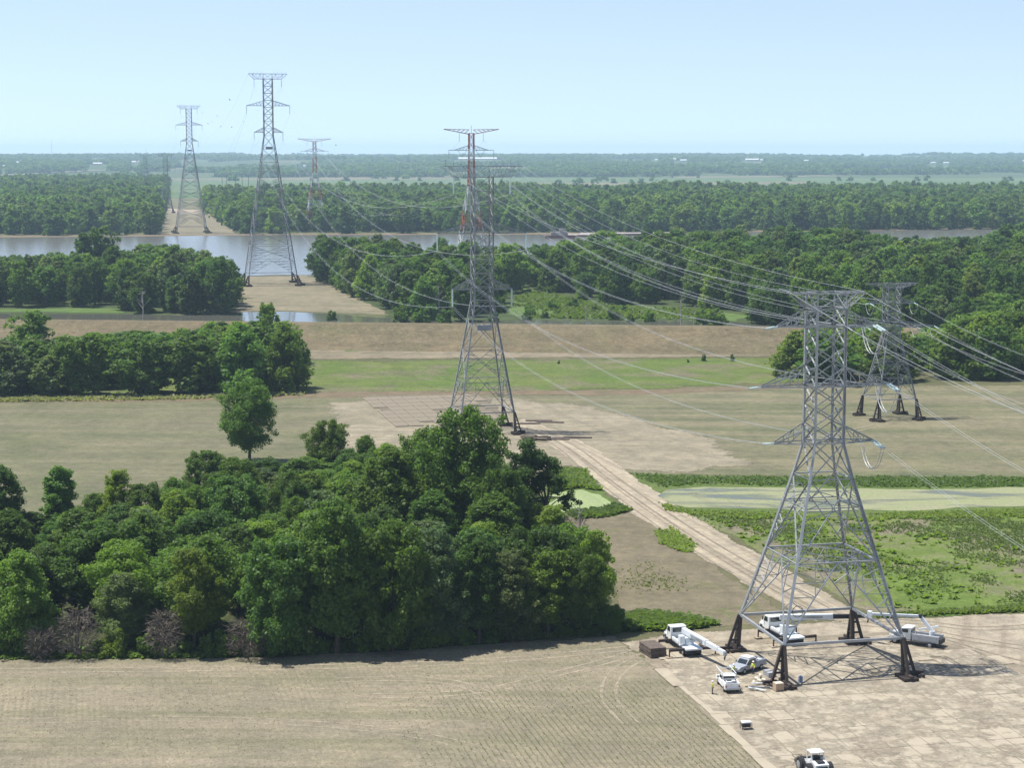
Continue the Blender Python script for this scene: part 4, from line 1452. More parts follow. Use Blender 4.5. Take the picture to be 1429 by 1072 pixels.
def lattice(root, levels, leg_w, brace_w, mat, big=(), k_panels=(), mid_h=(), split=False, leg_mat=None, bands=None, no_h=()):
    """levels: (z, half width). Each face panel is X braced; 'big' panels carry secondary struts; k_panels open downwards."""
    def mat_for(z):
        if bands:
            for z0, z1, m in bands:
                if z0 <= z < z1:
                    return m
        return mat
    for sx in (-1, 1):
        for sy in (-1, 1):
            if bands:
                lg = None
                for z0, z1, bmt in bands:
                    m = MB()
                    cuts = sorted({max(z0, levels[0][0]), min(z1, levels[-1][0])} | {z for z, _ in levels if z0 < z < z1})
                    for a, b in zip(cuts[:-1], cuts[1:]):
                        m.bar(corner(half_at(levels, a), sx, sy, a), corner(half_at(levels, b), sx, sy, b), leg_w)
                    if m.v:
                        o = m.build('leg', bmt, root)
                        tag(o, 'red painted leg section' if bmt is RED else 'white painted leg section')
            else:
                m = MB()
                for (z0, h0), (z1, h1) in zip(levels[:-1], levels[1:]):
                    m.angle(corner(h0, sx, sy, z0), corner(h1, sx, sy, z1), leg_w * (1.0 if z0 < levels[-1][0] * 0.5 else 0.85), up=(-sx, sy * 0.2, 0))
                m.build('leg', leg_mat or mat, root)
    for i, ((z0, h0), (z1, h1)) in enumerate(zip(levels[:-1], levels[1:])):
        mt = mat_for((z0 + z1) / 2)
        for fi, (a, b) in enumerate(FACES):
            A0, B0 = corner(h0, *a, z0), corner(h0, *b, z0)
            A1, B1 = corner(h1, *a, z1), corner(h1, *b, z1)
            parts = []
            sub = []
            if i in k_panels:
                mid = (A1 + B1) / 2
                parts += [('diagonal_brace', A0, mid), ('diagonal_brace', B0, mid), ('horizontal_strut', A1, B1)]
                for P0, P1 in ((A0, A1), (B0, B1)):
                    prev = P0
                    for t in (0.22, 0.40, 0.58, 0.76):
                        d = P0.lerp(mid, t)
                        l_ = P0.lerp(P1, t)
                        sub += [(d, l_), (d, P0.lerp(P1, t + 0.14))]
                    sub.append((P0.lerp(mid, 0.76), P1.lerp(mid, 0.45)))
                    sub.append((P0.lerp(mid, 0.58), P1.lerp(mid, 0.45)))
            else:
                parts += [('diagonal_brace', A0, B1), ('diagonal_brace', B0, A1), ('horizontal_strut', A1, B1)]
                if i in big:
                    for P0, P1, Q0, Q1 in ((A0, A1, B0, B1), (B0, B1, A0, A1)):
                        for t in (0.14, 0.26, 0.38):
                            d, l_ = P0.lerp(Q1, t), P0.lerp(P1, t)
                            sub += [(d, l_), (d, P0.lerp(P1, t + 0.10))]
                        for t in (0.14, 0.26, 0.38):
                            d, l_ = P1.lerp(Q0, t), P1.lerp(P0, t)
                            sub += [(d, l_), (d, P1.lerp(P0, t + 0.10))]
                if i in mid_h:
                    t = h0 / (h0 + h1)
                    parts.append(('horizontal_strut', A0.lerp(A1, t), B0.lerp(B1, t)))
            if i + 1 in no_h:
                parts = [q for q in parts if q[0] != 'horizontal_strut']
            up = ((A0 + B0) / 2)
            up = Vector((up.x, up.y, 0.3))
            if split:
                for nm, p, q in parts:
                    MB().angle(p, q, brace_w * (1.25 if nm == 'horizontal_strut' and i in k_panels else 1.0), up=up).build(nm, mt, root)
                if sub:
                    half = len(sub) // 2
                    for group_ in (sub[:half], sub[half:]):
                        m = MB()
                        for p, q in group_:
                            m.angle(p, q, brace_w * 0.62, up=up)
                        m.build('secondary_bracing', mt, root)
            else:
                m = MB()
                for nm, p, q in parts:
                    m.angle(p, q, brace_w, up=up)
                for p, q in sub:
                    m.angle(p, q, brace_w * 0.65, up=up)
                m.build('face_bracing', mt, root)


def crossarm(root, side, hb, L, zb, zt, w, mat, n=4, tip_w=0.35):
    m = MB()
    tip = [Vector((side * L, y, zb)) for y in (-tip_w, tip_w)]
    lo = [Vector((side * hb, y, zb)) for y in (-hb, hb)]
    hi = [Vector((side * hb, y, zt)) for y in (-hb, hb)]
    for k in range(2):
        m.angle(lo[k], tip[k], w * 1.2)
        m.angle(hi[k], tip[k] + Vector((0, 0, 0.1)), w * 1.2)
        for i in range(n):
            a, b = lo[k].lerp(tip[k], i / n), lo[k].lerp(tip[k], (i + 1) / n)
            c, d = hi[k].lerp(tip[k], i / n), hi[k].lerp(tip[k], (i + 1) / n)
            if i:
                m.angle(a, c, w * 0.7)
            m.angle(b, c, w * 0.7)
    for i in range(n):
        a, b = lo[0].lerp(tip[0], i / n), lo[1].lerp(tip[1], (i + 1) / n)
        m.angle(a, b, w * 0.6)
        m.angle(lo[1].lerp(tip[1], i / n), lo[0].lerp(tip[0], (i + 1) / n), w * 0.6)
        m.angle(hi[0].lerp(tip[0], i / n), hi[1].lerp(tip[1], (i + 1) / n), w * 0.5)
    m.bar(tip[0], tip[1], w * 1.6)
    return m.build('crossarm', mat, root)


def top_arm(root, hb, Lt, Lb, zb, zt, w, mat, n=5, spikes=0):
    for side in (-1, 1):
        m = MB()
        for y in (-hb, hb):
            ye = y * 0.55
            b0, b1 = Vector((side * hb, y, zb)), Vector((side * Lb, ye, zb))
            t0, t1 = Vector((side * hb, y, zt)), Vector((side * Lt, ye, zt))
            m.angle(b0, b1, w * 1.2)
            m.angle(t0, t1, w * 1.2)
            m.angle(b1, t1, w)
            for i in range(n):
                a, c = b0.lerp(b1, i / n), t0.lerp(t1, i / n)
                d = t0.lerp(t1, (i + 1) / n)
                e = b0.lerp(b1, (i + 1) / n)
                m.angle(a, c, w * 0.7)
                m.angle(c if i % 2 else a, e if i % 2 else d, w * 0.7)
        for i in range(n + 1):
            for (p, q, z) in ((hb, Lt, zt), (hb, Lb, zb)):
                x = side * (p + (q - p) * i / n)
                yw = hb * (1 - 0.45 * i / n)
                m.angle((x, -yw, z), (x, yw, z), w * 0.7)
        for i in range(spikes):
            x = side * (hb + (Lt - hb) * (i + 0.5) / spikes)
            m.bar((x, 0, zt), (x, 0, zt + 1.5), 0.09)
        m.build('crossarm', mat, root)
    m = MB()
    for y in (-hb, hb):
        m.angle((-hb, y, zt), (hb, y, zt), w * 1.2)
        m.angle((-hb, y, zb), (hb, y, zb), w * 1.2)
        m.angle((-hb, y, zb), (hb, y, zt), w * 0.8)
        m.angle((hb, y, zb), (-hb, y, zt), w * 0.8)
        for s in (-1, 1):
            m.angle((s * hb, y, zb), (s * hb, y, zt), w * 1.3)
    for s in (-1, 1):
        m.angle((s * hb, -hb, zt), (s * hb, hb, zt), w)
        m.angle((s * hb, -hb, zb), (s * hb, hb, zt), w * 0.8)
    m.build('head_frame', mat, root)


def insulator(parent, p0, p1, r=0.13, discs=12, mat=None, name='insulator_string'):
    m = MB()
    p0, p1 = Vector(p0), Vector(p1)
    pts, rs = [], []
    for i in range(discs):
        for f, rr in ((0.0, r * 0.35), (0.35, r * 0.35), (0.4, r), (0.75, r)):
            pts.append(p0.lerp(p1, (i + f) / discs))
            rs.append(rr)
    pts.append(p1)
    rs.append(r * 0.3)
    m.tube(pts, rs, 6)
    return m.build(name, mat or GLASS_INS, parent)


TW = {}


def place(root, p):
    return root.matrix_world @ Vector(p)


def tower_root(name, key, x, y, label, cat='power tower', group=None):
    r = empty(name, (x, y, 0), LINE_YAW)
    tag(r, label, cat, group)
    TW[key] = (Vector((x, y, 0)), LINE_YAW)
    return r


def tw(key, p):
    o, a = TW[key]
    return o + Matrix.Rotation(a, 3, 'Z') @ Vector(p)


def hang_loop(parent, p0, p1, sag, r=0.05):
    m = MB()
    p0, p1 = Vector(p0), Vector(p1)
    pts = []
    for i in range(13):
        t = i / 12
        pts.append(p0.lerp(p1, t) - Vector((0, 0, sag * (1 - abs(2 * t - 1) ** 2.4))))
    m.tube(pts, r, 5)
    return m.build('jumper_loop', CABLE, parent)


ATT = {}          # attachment points for cables: key -> list of (toward camera point, toward river point)

# ---- near dead-end tower
n_root = tower_root('dead_end_tower', 'N', NEAR_T.x, NEAR_T.y, 'silver lattice dead-end tower on dark tripod piers over the matted work pad', group='steel towers of the nearer line')
N_LV = [(5.5, 8.4), (15.6, 5.75), (26.4, 3.05), (31.1, 2.05), (33.6, 2.05), (36.2, 2.05), (38.8, 2.05), (41.5, 2.05), (44.2, 2.05), (46.9, 2.05), (49.3, 2.05)]
lattice(n_root, N_LV, 0.36, 0.165, STEEL, big=(1,), k_panels=(0,), mid_h=(1,), split=True, no_h=(4, 5, 7, 8))
for sx, sy in ((-1, -1), (1, -1), (-1, 1), (1, 1)):
    build_pier(n_root, 8.4, sx, sy, 5.5)
for a, b in FACES:
    m = MB()
    A, B = corner(8.4, *a, 5.5), corner(8.4, *b, 5.5)
    m.bar(A, B, 0.30, 0.34)
    m.build('base_beam', STEEL, n_root)
m = MB()                                    # plan bracing of the waist diaphragm
h = 5.75
mids = [Vector((0, -h, 15.6)), Vector((h, 0, 15.6)), Vector((0, h, 15.6)), Vector((-h, 0, 15.6))]
for i in range(4):
    m.angle(mids[i], mids[(i + 1) % 4], 0.2)
    m.angle(mids[i] + Vector((0, 0, -1.1)), mids[(i + 1) % 4] + Vector((0, 0, -1.1)), 0.14)
    c = corner(h, *FACES[i][1], 15.6)
    m.angle((mids[i] + mids[(i + 1) % 4]) / 2, c, 0.15)
m.build('diaphragm_bracing', STEEL, n_root)
m = MB()
for zz in (31.1, 38.8, 46.9):
    m.angle((-2, -2, zz), (2, 2, zz), 0.14)
    m.angle((2, -2, zz), (-2, 2, zz), 0.14)
m.build('diaphragm_bracing', STEEL, n_root)
N_ARMS = [(46.9, 49.3, 6.9), (38.8, 41.5, 9.1), (31.1, 33.6, 7.1)]
N_TIPS = []
for zb, zt, L in N_ARMS:
    for s in (-1, 1):
        arm = crossarm(n_root, s, 2.05, L, zb, zt, 0.135, STEEL, 3)
        tip = Vector((s * L, 0, zb))
        ends = []
        for d in (-1, 1):
            if s < 0 and d < 0:
                ends.append(None)
                continue
            e = tip + Vector((0, d * 3.6, -0.55))
            for off in (-0.28, 0.28):
                insulator(arm, tip + Vector((off, d * 0.3, -0.05)), e + Vector((off, -d * 0.25, 0)), 0.15, 13)
            MB().box(e, (0.8, 0.16, 0.16)).build('yoke_plate', STEEL, arm)
            ends.append(e)
        for off in ((-0.2, 0.2) if s > 0 else ()):
            hang_loop(arm, ends[0] + Vector((off, 0, 0)), ends[1] + Vector((off, 0, 0)), 3.4, 0.055)
        N_TIPS.append((s, ends))
top_arm(n_root, 2.05, 5.2, 2.6, 49.3, 51.4, 0.14, STEEL, 3)
MB().bar((-5.2, 0, 51.5), (-5.2, 0, 51.9), 0.1).bar((-5.2, 0, 51.6), (-6.4, 1.0, 51.9), 0.14).build('shield_wire_bracket', STEEL, n_root)
ladder = MB()
for i in range(26):
    z = 6 + i * 1.0
    hh = half_at(N_LV, z)
    ladder.bar((-hh - 0.25, -hh, z), (-hh + 0.25, -hh - 0.0, z), 0.05)
ladder.build('step_bolts', STEEL, n_root)
m = MB()
for i in range(25):
    a = 2 * math.pi * i / 24
    m.bar((-6.1 + 0.75 * math.cos(a), -7.2, 9.6 + 0.75 * math.sin(a)), (-6.1 + 0.75 * math.cos(a + 0.27), -7.2, 9.6 + 0.75 * math.sin(a + 0.27)), 0.07)
m.build('cable_coil', PIER, n_root)


# ---- suspension towers of the same line
def suspension(name, key, x, y, zlow, base_h, zs, label, leg_w, brace_w, mat, pier_s=1.0, gap=14.0, detailed=True, lattice_big=True):
    r = tower_root(name, key, x, y, label, group='steel towers of the nearer line')
    hb = 2.35
    lv = [(z, base_h + (hb - base_h) * (z - 5.5) / (zs - 5.5)) for z in [5.5] + [z for z in (13, 21, 29, 38, 48, 57, 65, 72) if z < zs - 3.5] + [zs]]
    z = zs
    shaft = []
    nst = int(round((zlow + 2 * gap - zs) / 3.5))
    for i in range(1, nst + 1):
        shaft.append((zs + (zlow + 2 * gap - zs) * i / nst, hb))
    nb = len(lv)
    lattice(r, lv + shaft, leg_w, brace_w, mat, big=tuple(range(1, max(2, nb - 3))) if lattice_big else (), k_panels=(0,))
    for sx, sy in ((-1, -1), (1, -1), (-1, 1), (1, 1)):
        build_pier(r, base_h, sx, sy, 5.5, pier_s)
    for a, b in FACES:
        MB().bar(corner(base_h, *a, 5.5), corner(base_h, *b, 5.5), 0.26).build('base_beam', mat, r)
    pts = []
    arms = [(zlow, 7.6), (zlow + gap, 11.4)]
    for zb, L in arms:
        for s in (-1, 1):
            arm = crossarm(r, s, hb, L, zb, zb + 2.7, brace_w * 1.0, mat, 5)
            for off in (-0.5, 0.5):
                insulator(arm, (s * L, off, zb), (s * L, off * 0.7, zb - 4.2), 0.15, 10, STEEL_D if not detailed else None)
            pts.append((s, Vector((s * L, 0, zb - 4.3))))
    zb = zlow + 2 * gap
    top_arm(r, hb, 10.2, 7.25, zb, zb + 2.7, brace_w * 0.72, mat, 4, 4)
    for s in (-1, 1):
        for off in (-0.5, 0.5):
            insulator(r, (s * 7.2, off, zb), (s * 7.2, off * 0.7, zb - 4.2), 0.15, 10, STEEL_D if not detailed else None)
        pts.append((s, Vector((s * 7.2, 0, zb - 4.3))))
    m = MB()
    m.box((0, -hb, zs - 6.5), (3.6, 1.2, 1.4))
    m.build('equipment_box', GREYBOX, r)
    ATT[key] = pts
    ATT[key + 'g'] = [(s, Vector((s * 10.2, 0, zb + 2.9))) for s in (-1, 1)]
    return r


suspension('suspension_tower', 'M', -7.5, 467.0, 36.0, 6.7, 33.0, 'tall silver lattice suspension tower standing behind the near wood in the trampled clearing', 0.36, 0.135, STEEL_D, 0.95)
suspension('suspension_tower', 'R1', -129.0, 996.0, 80.7, 12.6, 79.0, 'very tall lattice tower on the sandy clearing at the near river bank', 0.42, 0.14, STEEL_D, 1.5)
suspension('suspension_tower', 'R2', -282.0, 1642.0, 80.0, 12.6, 78.5, 'very tall lattice tower on the far river bank in the forest gap', 0.50, 0.17, STEEL_D, 1.6, detailed=False)
suspension('suspension_tower', 'R3', -405.0, 2192.0, 38.0, 7.0, 35.0, 'hazy lattice tower beyond the far bank tower at the end of the forest gap', 0.5, 0.2, STEEL_D, 1.2, detailed=False)
suspension('suspension_tower', 'R4', -560.0, 2865.0, 36.0, 7.0, 33.0, 'faint farthest lattice tower on the plain beyond the forest gap', 0.5, 0.2, STEEL_D, 1.2, detailed=False, lattice_big=False)

# ---- second line: short dead-end tower and two red and white river towers
t_root = tower_root('dead_end_tower', 'T', 100.2, 490.5, 'short grey lattice dead-end tower on black tripod piers in the crop field', group='steel towers of the farther line')
T_LV = [(5.6, 5.2), (11.2, 4.05), (17.0, 2.9), (22.4, 1.75), (24.3, 1.75), (26.3, 1.75), (28.4, 1.75), (30.6, 1.75), (32.6, 1.75), (34.6, 1.75)]
lattice(t_root, T_LV, 0.26, 0.125, STEEL_D, big=(1, 2), k_panels=(0,))
for sx, sy in ((-1, -1), (1, -1), (-1, 1), (1, 1)):
    build_pier(t_root, 5.2, sx, sy, 5.6, 0.9)
for a, b in FACES:
    MB().bar(corner(5.2, *a, 5.6), corner(5.2, *b, 5.6), 0.22).build('base_beam', STEEL, t_root)
T_PTS = []
for zb, zt, L in ((24.3, 26.0, 12.2), (30.6, 32.4, 6.2)):
    for s in (-1, 1):
        arm = crossarm(t_root, s, 1.75, L, zb, zt, 0.11, STEEL_D, 4)
        for xx in ((L, 7.0) if L > 10 else (L,)):
            tip = Vector((s * xx, 0, zb))
            ends = [tip + Vector((0, d * 2.8, -0.4)) for d in (-1, 1)]
            for d, e in zip((-1, 1), ends):
                insulator(arm, tip + Vector((0, d * 0.2, 0)), e, 0.13, 9)
            hang_loop(arm, ends[0], ends[1], 2.6, 0.05)
            T_PTS.append((s * xx, ends))
top_arm(t_root, 1.75, 7.0, 2.1, 34.6, 35.8, 0.14, STEEL_D, 3)


def red_tower(key, x, y, label):
    r = tower_root('river_crossing_tower', key, x, y, label, group='steel towers of the farther line')
    lv = [(0, 9.6), (9, 8.2), (18, 6.9), (27, 5.55), (36, 4.2), (45, 2.9), (52, 1.75), (57, 1.6), (62, 1.5), (67, 1.42), (72, 1.35), (76.5, 1.3), (80.5, 1.3)]
    bands = [(0, 17, RED), (17, 30.5, WHITE), (30.5, 39, RED), (39, 52, WHITE), (52, 66, RED), (66, 72, WHITE), (72, 81, RED)]
    lattice(r, lv, 0.42, 0.18, RED, big=(0, 1, 2, 3), bands=bands)
    for sx, sy in ((-1, -1), (1, -1), (-1, 1), (1, 1)):
        MB().box((sx * 9.7, sy * 9.7, 0.5), (2.2, 2.2, 1.0)).build('footing', GREYBOX, r)
    pts = []
    for s in (-1, 1):
        m = MB()
        for yy in (-1.2, 1.2):
            m.angle((s * 1.3, yy, 80.0), (s * 15.2, yy * 0.2, 82.6), 0.3)
            m.angle((s * 1.3, yy, 82.4), (s * 15.2, yy * 0.2, 82.7), 0.24)
            for i in range(6):
                t0, t1 = i / 6, (i + 1) / 6
                m.angle((s * (1.3 + 13.9 * t0), yy * (1 - 0.8 * t0), 82.4 + 0.3 * t0), (s * (1.3 + 13.9 * t1), yy * (1 - 0.8 * t1), 80.0 + 2.6 * t1), 0.15)
        m.build('crossarm', RED, r)
        insulator(r, (s * 6.6, 0, 80.8), (s * 6.6, 0, 76.2), 0.16, 8, STEEL_D)
        pts.append((s, Vector((s * 6.6, 0, 76.2))))
        m = MB()
        for yy in (-1.2, 1.2):
            m.angle((s * 1.35, yy, 71.4), (s * 12.5, yy * 0.2, 71.4), 0.3)
            m.angle((s * 1.35, yy, 74.0), (s * 9.0, yy * 0.4, 71.6), 0.2)
            for i in range(4):
                x0, x1 = 1.35 + 7.65 * i / 4, 1.35 + 7.65 * (i + 1) / 4
                m.angle((s * x0, yy * 0.8, 74.0 - 2.4 * i / 4), (s * x1, yy * 0.8, 71.4), 0.14)
        m.build('crossarm', STEEL_D, r)
        insulator(r, (s * 12.4, 0, 71.4), (s * 12.4, 0, 66.8), 0.16, 8, STEEL_D)
        pts.append((s, Vector((s * 12.4, 0, 66.8))))
        for d in (-1, 1):
            insulator(r, (s * (5.0 + 2.4 * d), 0, 71.3), (s * 5.0, 0, 67.6), 0.14, 8, STEEL_D)
        pts.append((s, Vector((s * 5.0, 0, 67.5))))
    MB().bar((0, 0, 80), (0, 0, 84.6), 0.18).build('lightning_rod', RED, r)
    ATT[key] = pts
    return r


red_tower('Q1', -22.0, 1016.0, 'red and white painted lattice tower rising out of the wooded island behind the suspension tower')
red_tower('Q2', -179.0, 1702.0, 'red and white painted lattice tower rising out of the far shore forest')

# ---- cables
LINE_A, LINE_B = 'cables of the nearer line', 'cables of the farther line'


def cable(p0, p1, sag, r, label, group, twin=0.0, n=36, name='conductor_cable', cat='cable'):
    p0, p1 = Vector(p0), Vector(p1)
    d = (p1 - p0)
    side = Vector((-d.y, d.x, 0)).normalized()

    def poly(off):
        return [p0.lerp(p1, i / n) - Vector((0, 0, 4 * sag * (i / n) * (1 - i / n))) + side * off for i in range(n + 1)]
    if not twin:
        o = MB().tube(poly(0), r, 4).build(name, CABLE)
        return tag(o, label, cat, group)
    e = empty(name, p0)
    tag(e, label, cat, group)
    for off in (-twin / 2, twin / 2):
        MB().tube([q - p0 for q in poly(off)], r, 4).build('strand', CABLE, e)
    sp = MB()
    pp, qq = poly(-twin / 2), poly(twin / 2)
    for i in range(4, n, 7):
        sp.bar(pp[i] - p0, qq[i] - p0, 0.07)
    sp.build('spacers', CABLE, e)
    return e


order_M = {(-1, 0): 4, (1, 0): 5, (-1, 1): 2, (1, 1): 3, (-1, 2): 0, (1, 2): 1}   # tower arm level from the top -> attachment index
lvl_name = ['top', 'middle', 'lowest']
for i, (s, ends) in enumerate(N_TIPS):
    lev = i // 2
    side = 'road' if s < 0 else 'field'
    pm = ATT['M'][order_M[(s, lev)]][1]
    cable(tw('N', ends[1]), tw('M', pm), 6.5, 0.019, '%s twin conductor on the %s side from dead-end tower to suspension tower' % (lvl_name[lev], side), LINE_A, 0.5)
    if s < 0:
        continue                       # the road-side circuit is not yet strung beyond this tower
    far = tw('N', ends[0]) + Vector((51.0, -223.0, 2.0))
    cable(tw('N', ends[0]), far, 10.5, 0.017, '%s twin conductor on the %s side leaving the near dead-end tower' % (lvl_name[lev], side), LINE_A, 0.5)
for a, b, sag, nm in (('M', 'R1', 24, 'suspension tower to near bank'), ('R1', 'R2', 44, 'near bank over the river to far bank'), ('R2', 'R3', 30, 'far bank tower into forest gap'), ('R3', 'R4', 20, 'hazy tower to farthest tower')):
    for i in range(6):
        s, p = ATT[a][i]
        q = ATT[b][i][1]
        cable(tw(a, p), tw(b, q), sag, 0.024 if a == 'M' else 0.026, '%s conductor on the %s side from %s' % (['lowest', 'lowest', 'middle', 'middle', 'top', 'top'][i], 'road' if s < 0 else 'field', nm), LINE_A, 0.5 if a == 'M' else 0, 44)
    for i in range(2):
        cable(tw(a, ATT[a + 'g'][i][1]), tw(b, ATT[b + 'g'][i][1]), sag * 0.7, 0.02, 'thin shield wire on the %s side from %s' % (['road', 'field'][i], nm), LINE_A, 0, 40, 'shield_wire')
for i, s in enumerate((-1, 1)):
    cable(tw('N', (s * 5.2, 0, 51.5)), tw('M', ATT['Mg'][i][1]), 4.0, 0.022, 'thin shield wire on the %s side from dead-end tower to suspension tower' % ['road', 'field'][i], LINE_A, 0, 36, 'shield_wire')
    cable(tw('N', (s * 5.2, 0, 51.5)), tw('N', (s * 5.2, 0, 51.5)) + Vector((51, -223, 2)), 10, 0.022, 'thin shield wire on the %s side leaving the near dead-end tower' % ['road', 'field'][i], LINE_A, 0, 36, 'shield_wire')
q_order = {-12.2: 1, -7.0: 2, 12.2: 4, 7.0: 5, -6.2: 0, 6.2: 3}
for xx, ends in T_PTS:
    k = q_order[round(xx, 1)]
    nm = {12.2: 'outer lower', 7.0: 'inner lower', 6.2: 'upper'}[round(abs(xx), 1)]
    sd = 'wood' if xx < 0 else 'clump'
    cable(tw('T', ends[1]), tw('Q1', ATT['Q1'][k][1]), 16, 0.021, '%s conductor on the %s side from short dead-end tower to red and white tower' % (nm, sd), LINE_B, 0.4)
    cable(tw('T', ends[0]), tw('T', ends[0]) + Vector((54, -236, 6)), 12, 0.017, '%s conductor on the %s side leaving the short dead-end tower' % (nm, sd), LINE_B, 0.4)
    cable(tw('Q1', ATT['Q1'][k][1]), tw('Q2', ATT['Q2'][k][1]), 42, 0.032, '%s conductor on the %s side between the red and white towers' % (nm, sd), LINE_B, 0, 44)

# ------------------------------------------------------------------ work pad: mats
MAT = NT('timber_mat')
oi = MAT.n('ShaderNodeObjectInfo')
c0 = MAT.mix(oi.outputs['Random'], (0.335, 0.293, 0.221), (0.315, 0.275, 0.207))
c0 = MAT.mix(MAT.ramp(MAT.noise(MAT.coord((0.25, 2.2, 1)), 2.0, 5, 0.65), 0.35, 0.75), c0, (0.305, 0.264, 0.20))
MATW = MAT.n('ShaderNodeNewGeometry')
dn = MAT.n('ShaderNodeTexNoise')
dn.inputs['Scale'].default_value = 0.11
dn.inputs['Detail'].default_value = 7
dn.inputs['Roughness'].default_value = 0.62
MAT.l(MATW.outputs['Position'], dn.inputs['Vector'])
c0 = MAT.mix(MAT.ramp(dn.outputs['Fac'], 0.40, 0.70), (0.40, 0.35, 0.262), (0.235, 0.195, 0.15)) if False else MAT.mix(MAT.ramp(dn.outputs['Fac'], 0.50, 0.72), c0, (0.215, 0.18, 0.137))
dn2 = MAT.n('ShaderNodeTexNoise')
dn2.inputs['Scale'].default_value = 0.55
dn2.inputs['Detail'].default_value = 6
MAT.l(MATW.outputs['Position'], dn2.inputs['Vector'])
c0 = MAT.mix(MAT.ramp(dn2.outputs['Fac'], 0.42, 0.62), c0, (0.33, 0.288, 0.217))
MAT.base(c0)
MAT.set(0.95, 0, 0.1)
M_MAT = MAT.m
pad = sheet('work_pad', [tuple((NEAR_T + LU * u + LV * v)[:2]) for u, v in ((-22.6, -58), (27, -58), (27, -6), (20, 14.5), (-10, 14.5), (-22.6, 8))], 0.065,
            ground('pad_soil', (0.29, 0.245, 0.18), (0.26, 0.22, 0.16), (0.34, 0.29, 0.215), big=0.1, mid=0.4, fine=2.5), 4, 0.2, 0.3, 51)


def mat_mesh(w, l, t, seed):
    """one access mat: planks with small gaps, bolted side by side"""
    g = random.Random(seed)
    m = MB()
    n = 1
    for i in range(n):
        pw = w / n
        m.box((-w / 2 + pw * (i + 0.5), g.uniform(-0.03, 0.03), t / 2 + g.uniform(-0.006, 0.006)), (pw - 0.03, l, t))
    return m.mesh('mat')


mat_meshes = [mat_mesh(2.40, 4.22, 0.10, s) for s in range(4)]
for me in mat_meshes:
    me.materials.append(M_MAT)
g = random.Random(9)
nm_ = 0
for j in range(17):
    off = g.uniform(-2.6, 1.2)
    for i in range(20):
        u = -22.4 + 1.22 + i * 2.46 + off * 0.3
        v = -57.6 + 2.2 + j * 4.30 + g.uniform(-0.05, 0.05)
        if u + (v + 6) * 0.35 > 26 and v > -10: continue
        if u > 25.5 or (v > 3 and (u > 17 or u < -21)) or v > 12: continue
        if v > -10 and u > 14 and g.random() < 0.35: continue
        p = NEAR_T + LU * u + LV * v
        px, py = px_of(p.x, p.y, 0)
        if px > 1490 or py > 1110:
            continue
        o = link('access_mat', mat_meshes[g.randrange(4)], None, pad)
        o.location = (p.x, p.y, 0.07 + g.uniform(0, 0.012))
        o.rotation_euler = (g.uniform(-0.004, 0.004), g.uniform(-0.006, 0.006), LINE_YAW + g.uniform(-0.012, 0.012))
        nm_ += 1
print('mats', nm_)
# tracked-in soil lying over parts of the mats
SOIL = ground('tracked_in_soil', (0.415, 0.362, 0.274), (0.392, 0.342, 0.258), (0.345, 0.298, 0.224), big=0.06, mid=0.4, fine=2.6, streak=(-LINE_YAW + 0.25, 0.45, 0.03, 0.6, (0.25, 0.205, 0.155)), cc_at=(0.56, 0.72), patch_scale=0.1)
_t = SOIL.node_tree
_nz = _t.nodes.new('ShaderNodeTexNoise')
_nz.inputs['Scale'].default_value = 0.16
_nz.inputs['Detail'].default_value = 9
_nz.inputs['Roughness'].default_value = 0.7
_tc = _t.nodes.new('ShaderNodeTexCoord')
_t.links.new(_tc.outputs['Object'], _nz.inputs['Vector'])
_rp = _t.nodes.new('ShaderNodeValToRGB')
_rp.color_ramp.elements[0].position = 0.44
_rp.color_ramp.elements[1].position = 0.56
_t.links.new(_nz.outputs['Fac'], _rp.inputs['Fac'])
_tr = _t.nodes.new('ShaderNodeBsdfTransparent')
_mx = _t.nodes.new('ShaderNodeMixShader')
_t.links.new(_rp.outputs['Color'], _mx.inputs[0])
_t.links.new(_tr.outputs[0], _mx.inputs[1])
_t.links.new(_t.nodes['Principled BSDF'].outputs[0], _mx.inputs[2])
_t.links.new(_mx.outputs[0], _t.nodes['Material Output'].inputs['Surface'])
sheet('tracked_in_soil', [tuple((NEAR_T + LU * u + LV * v)[:2]) for u, v in ((-21.5, -57), (26, -57), (26, -8), (19, 12), (-10, 12), (-21, 5))], 0.192, SOIL, 4, 0.3, 1.0, 53)
# darker mats laid beside the suspension tower
pad2 = sheet('work_pad', W([(505, 553), (640, 551), (690, 556), (700, 590), (640, 592), (560, 590), (530, 575)]), 0.08,
             ground('muddy_pad', (0.17, 0.145, 0.105), (0.21, 0.18, 0.13), (0.14, 0.12, 0.09), big=0.08, mid=0.4, fine=2, edge=0.5), 4, 0.8, 2, 52)
M_MATD = paint('muddy_timber_mat', (0.205, 0.175, 0.13), 0.95, var=0.2, scale=0.4, spec=0.1)
mm = MB().box((0, 0, 0.06), (3.62, 7.1, 0.12)).mesh('mat')
mm.materials.append(M_MATD)
for j in range(9):
    for i in range(13):
        p = Vector((-44.0, 476.0, 0)) + LU * (i * 3.75) + LV * (j * 7.3 - 2)
        px, py = px_of(p.x, p.y, 0)
        if px < 515 + (592 - py) * 0.6 * 0 or px > 690 or py < 553 or g.random() < 0.08 or px < 505 + (py - 553) * 1.0:
            continue
        o = link('access_mat', mm, None, pad2)
        o.location = (p.x, p.y, 0.09)
        o.rotation_euler = (0, 0, LINE_YAW + g.uniform(-0.03, 0.03))
        nm_ += 1
print('mats', nm_)

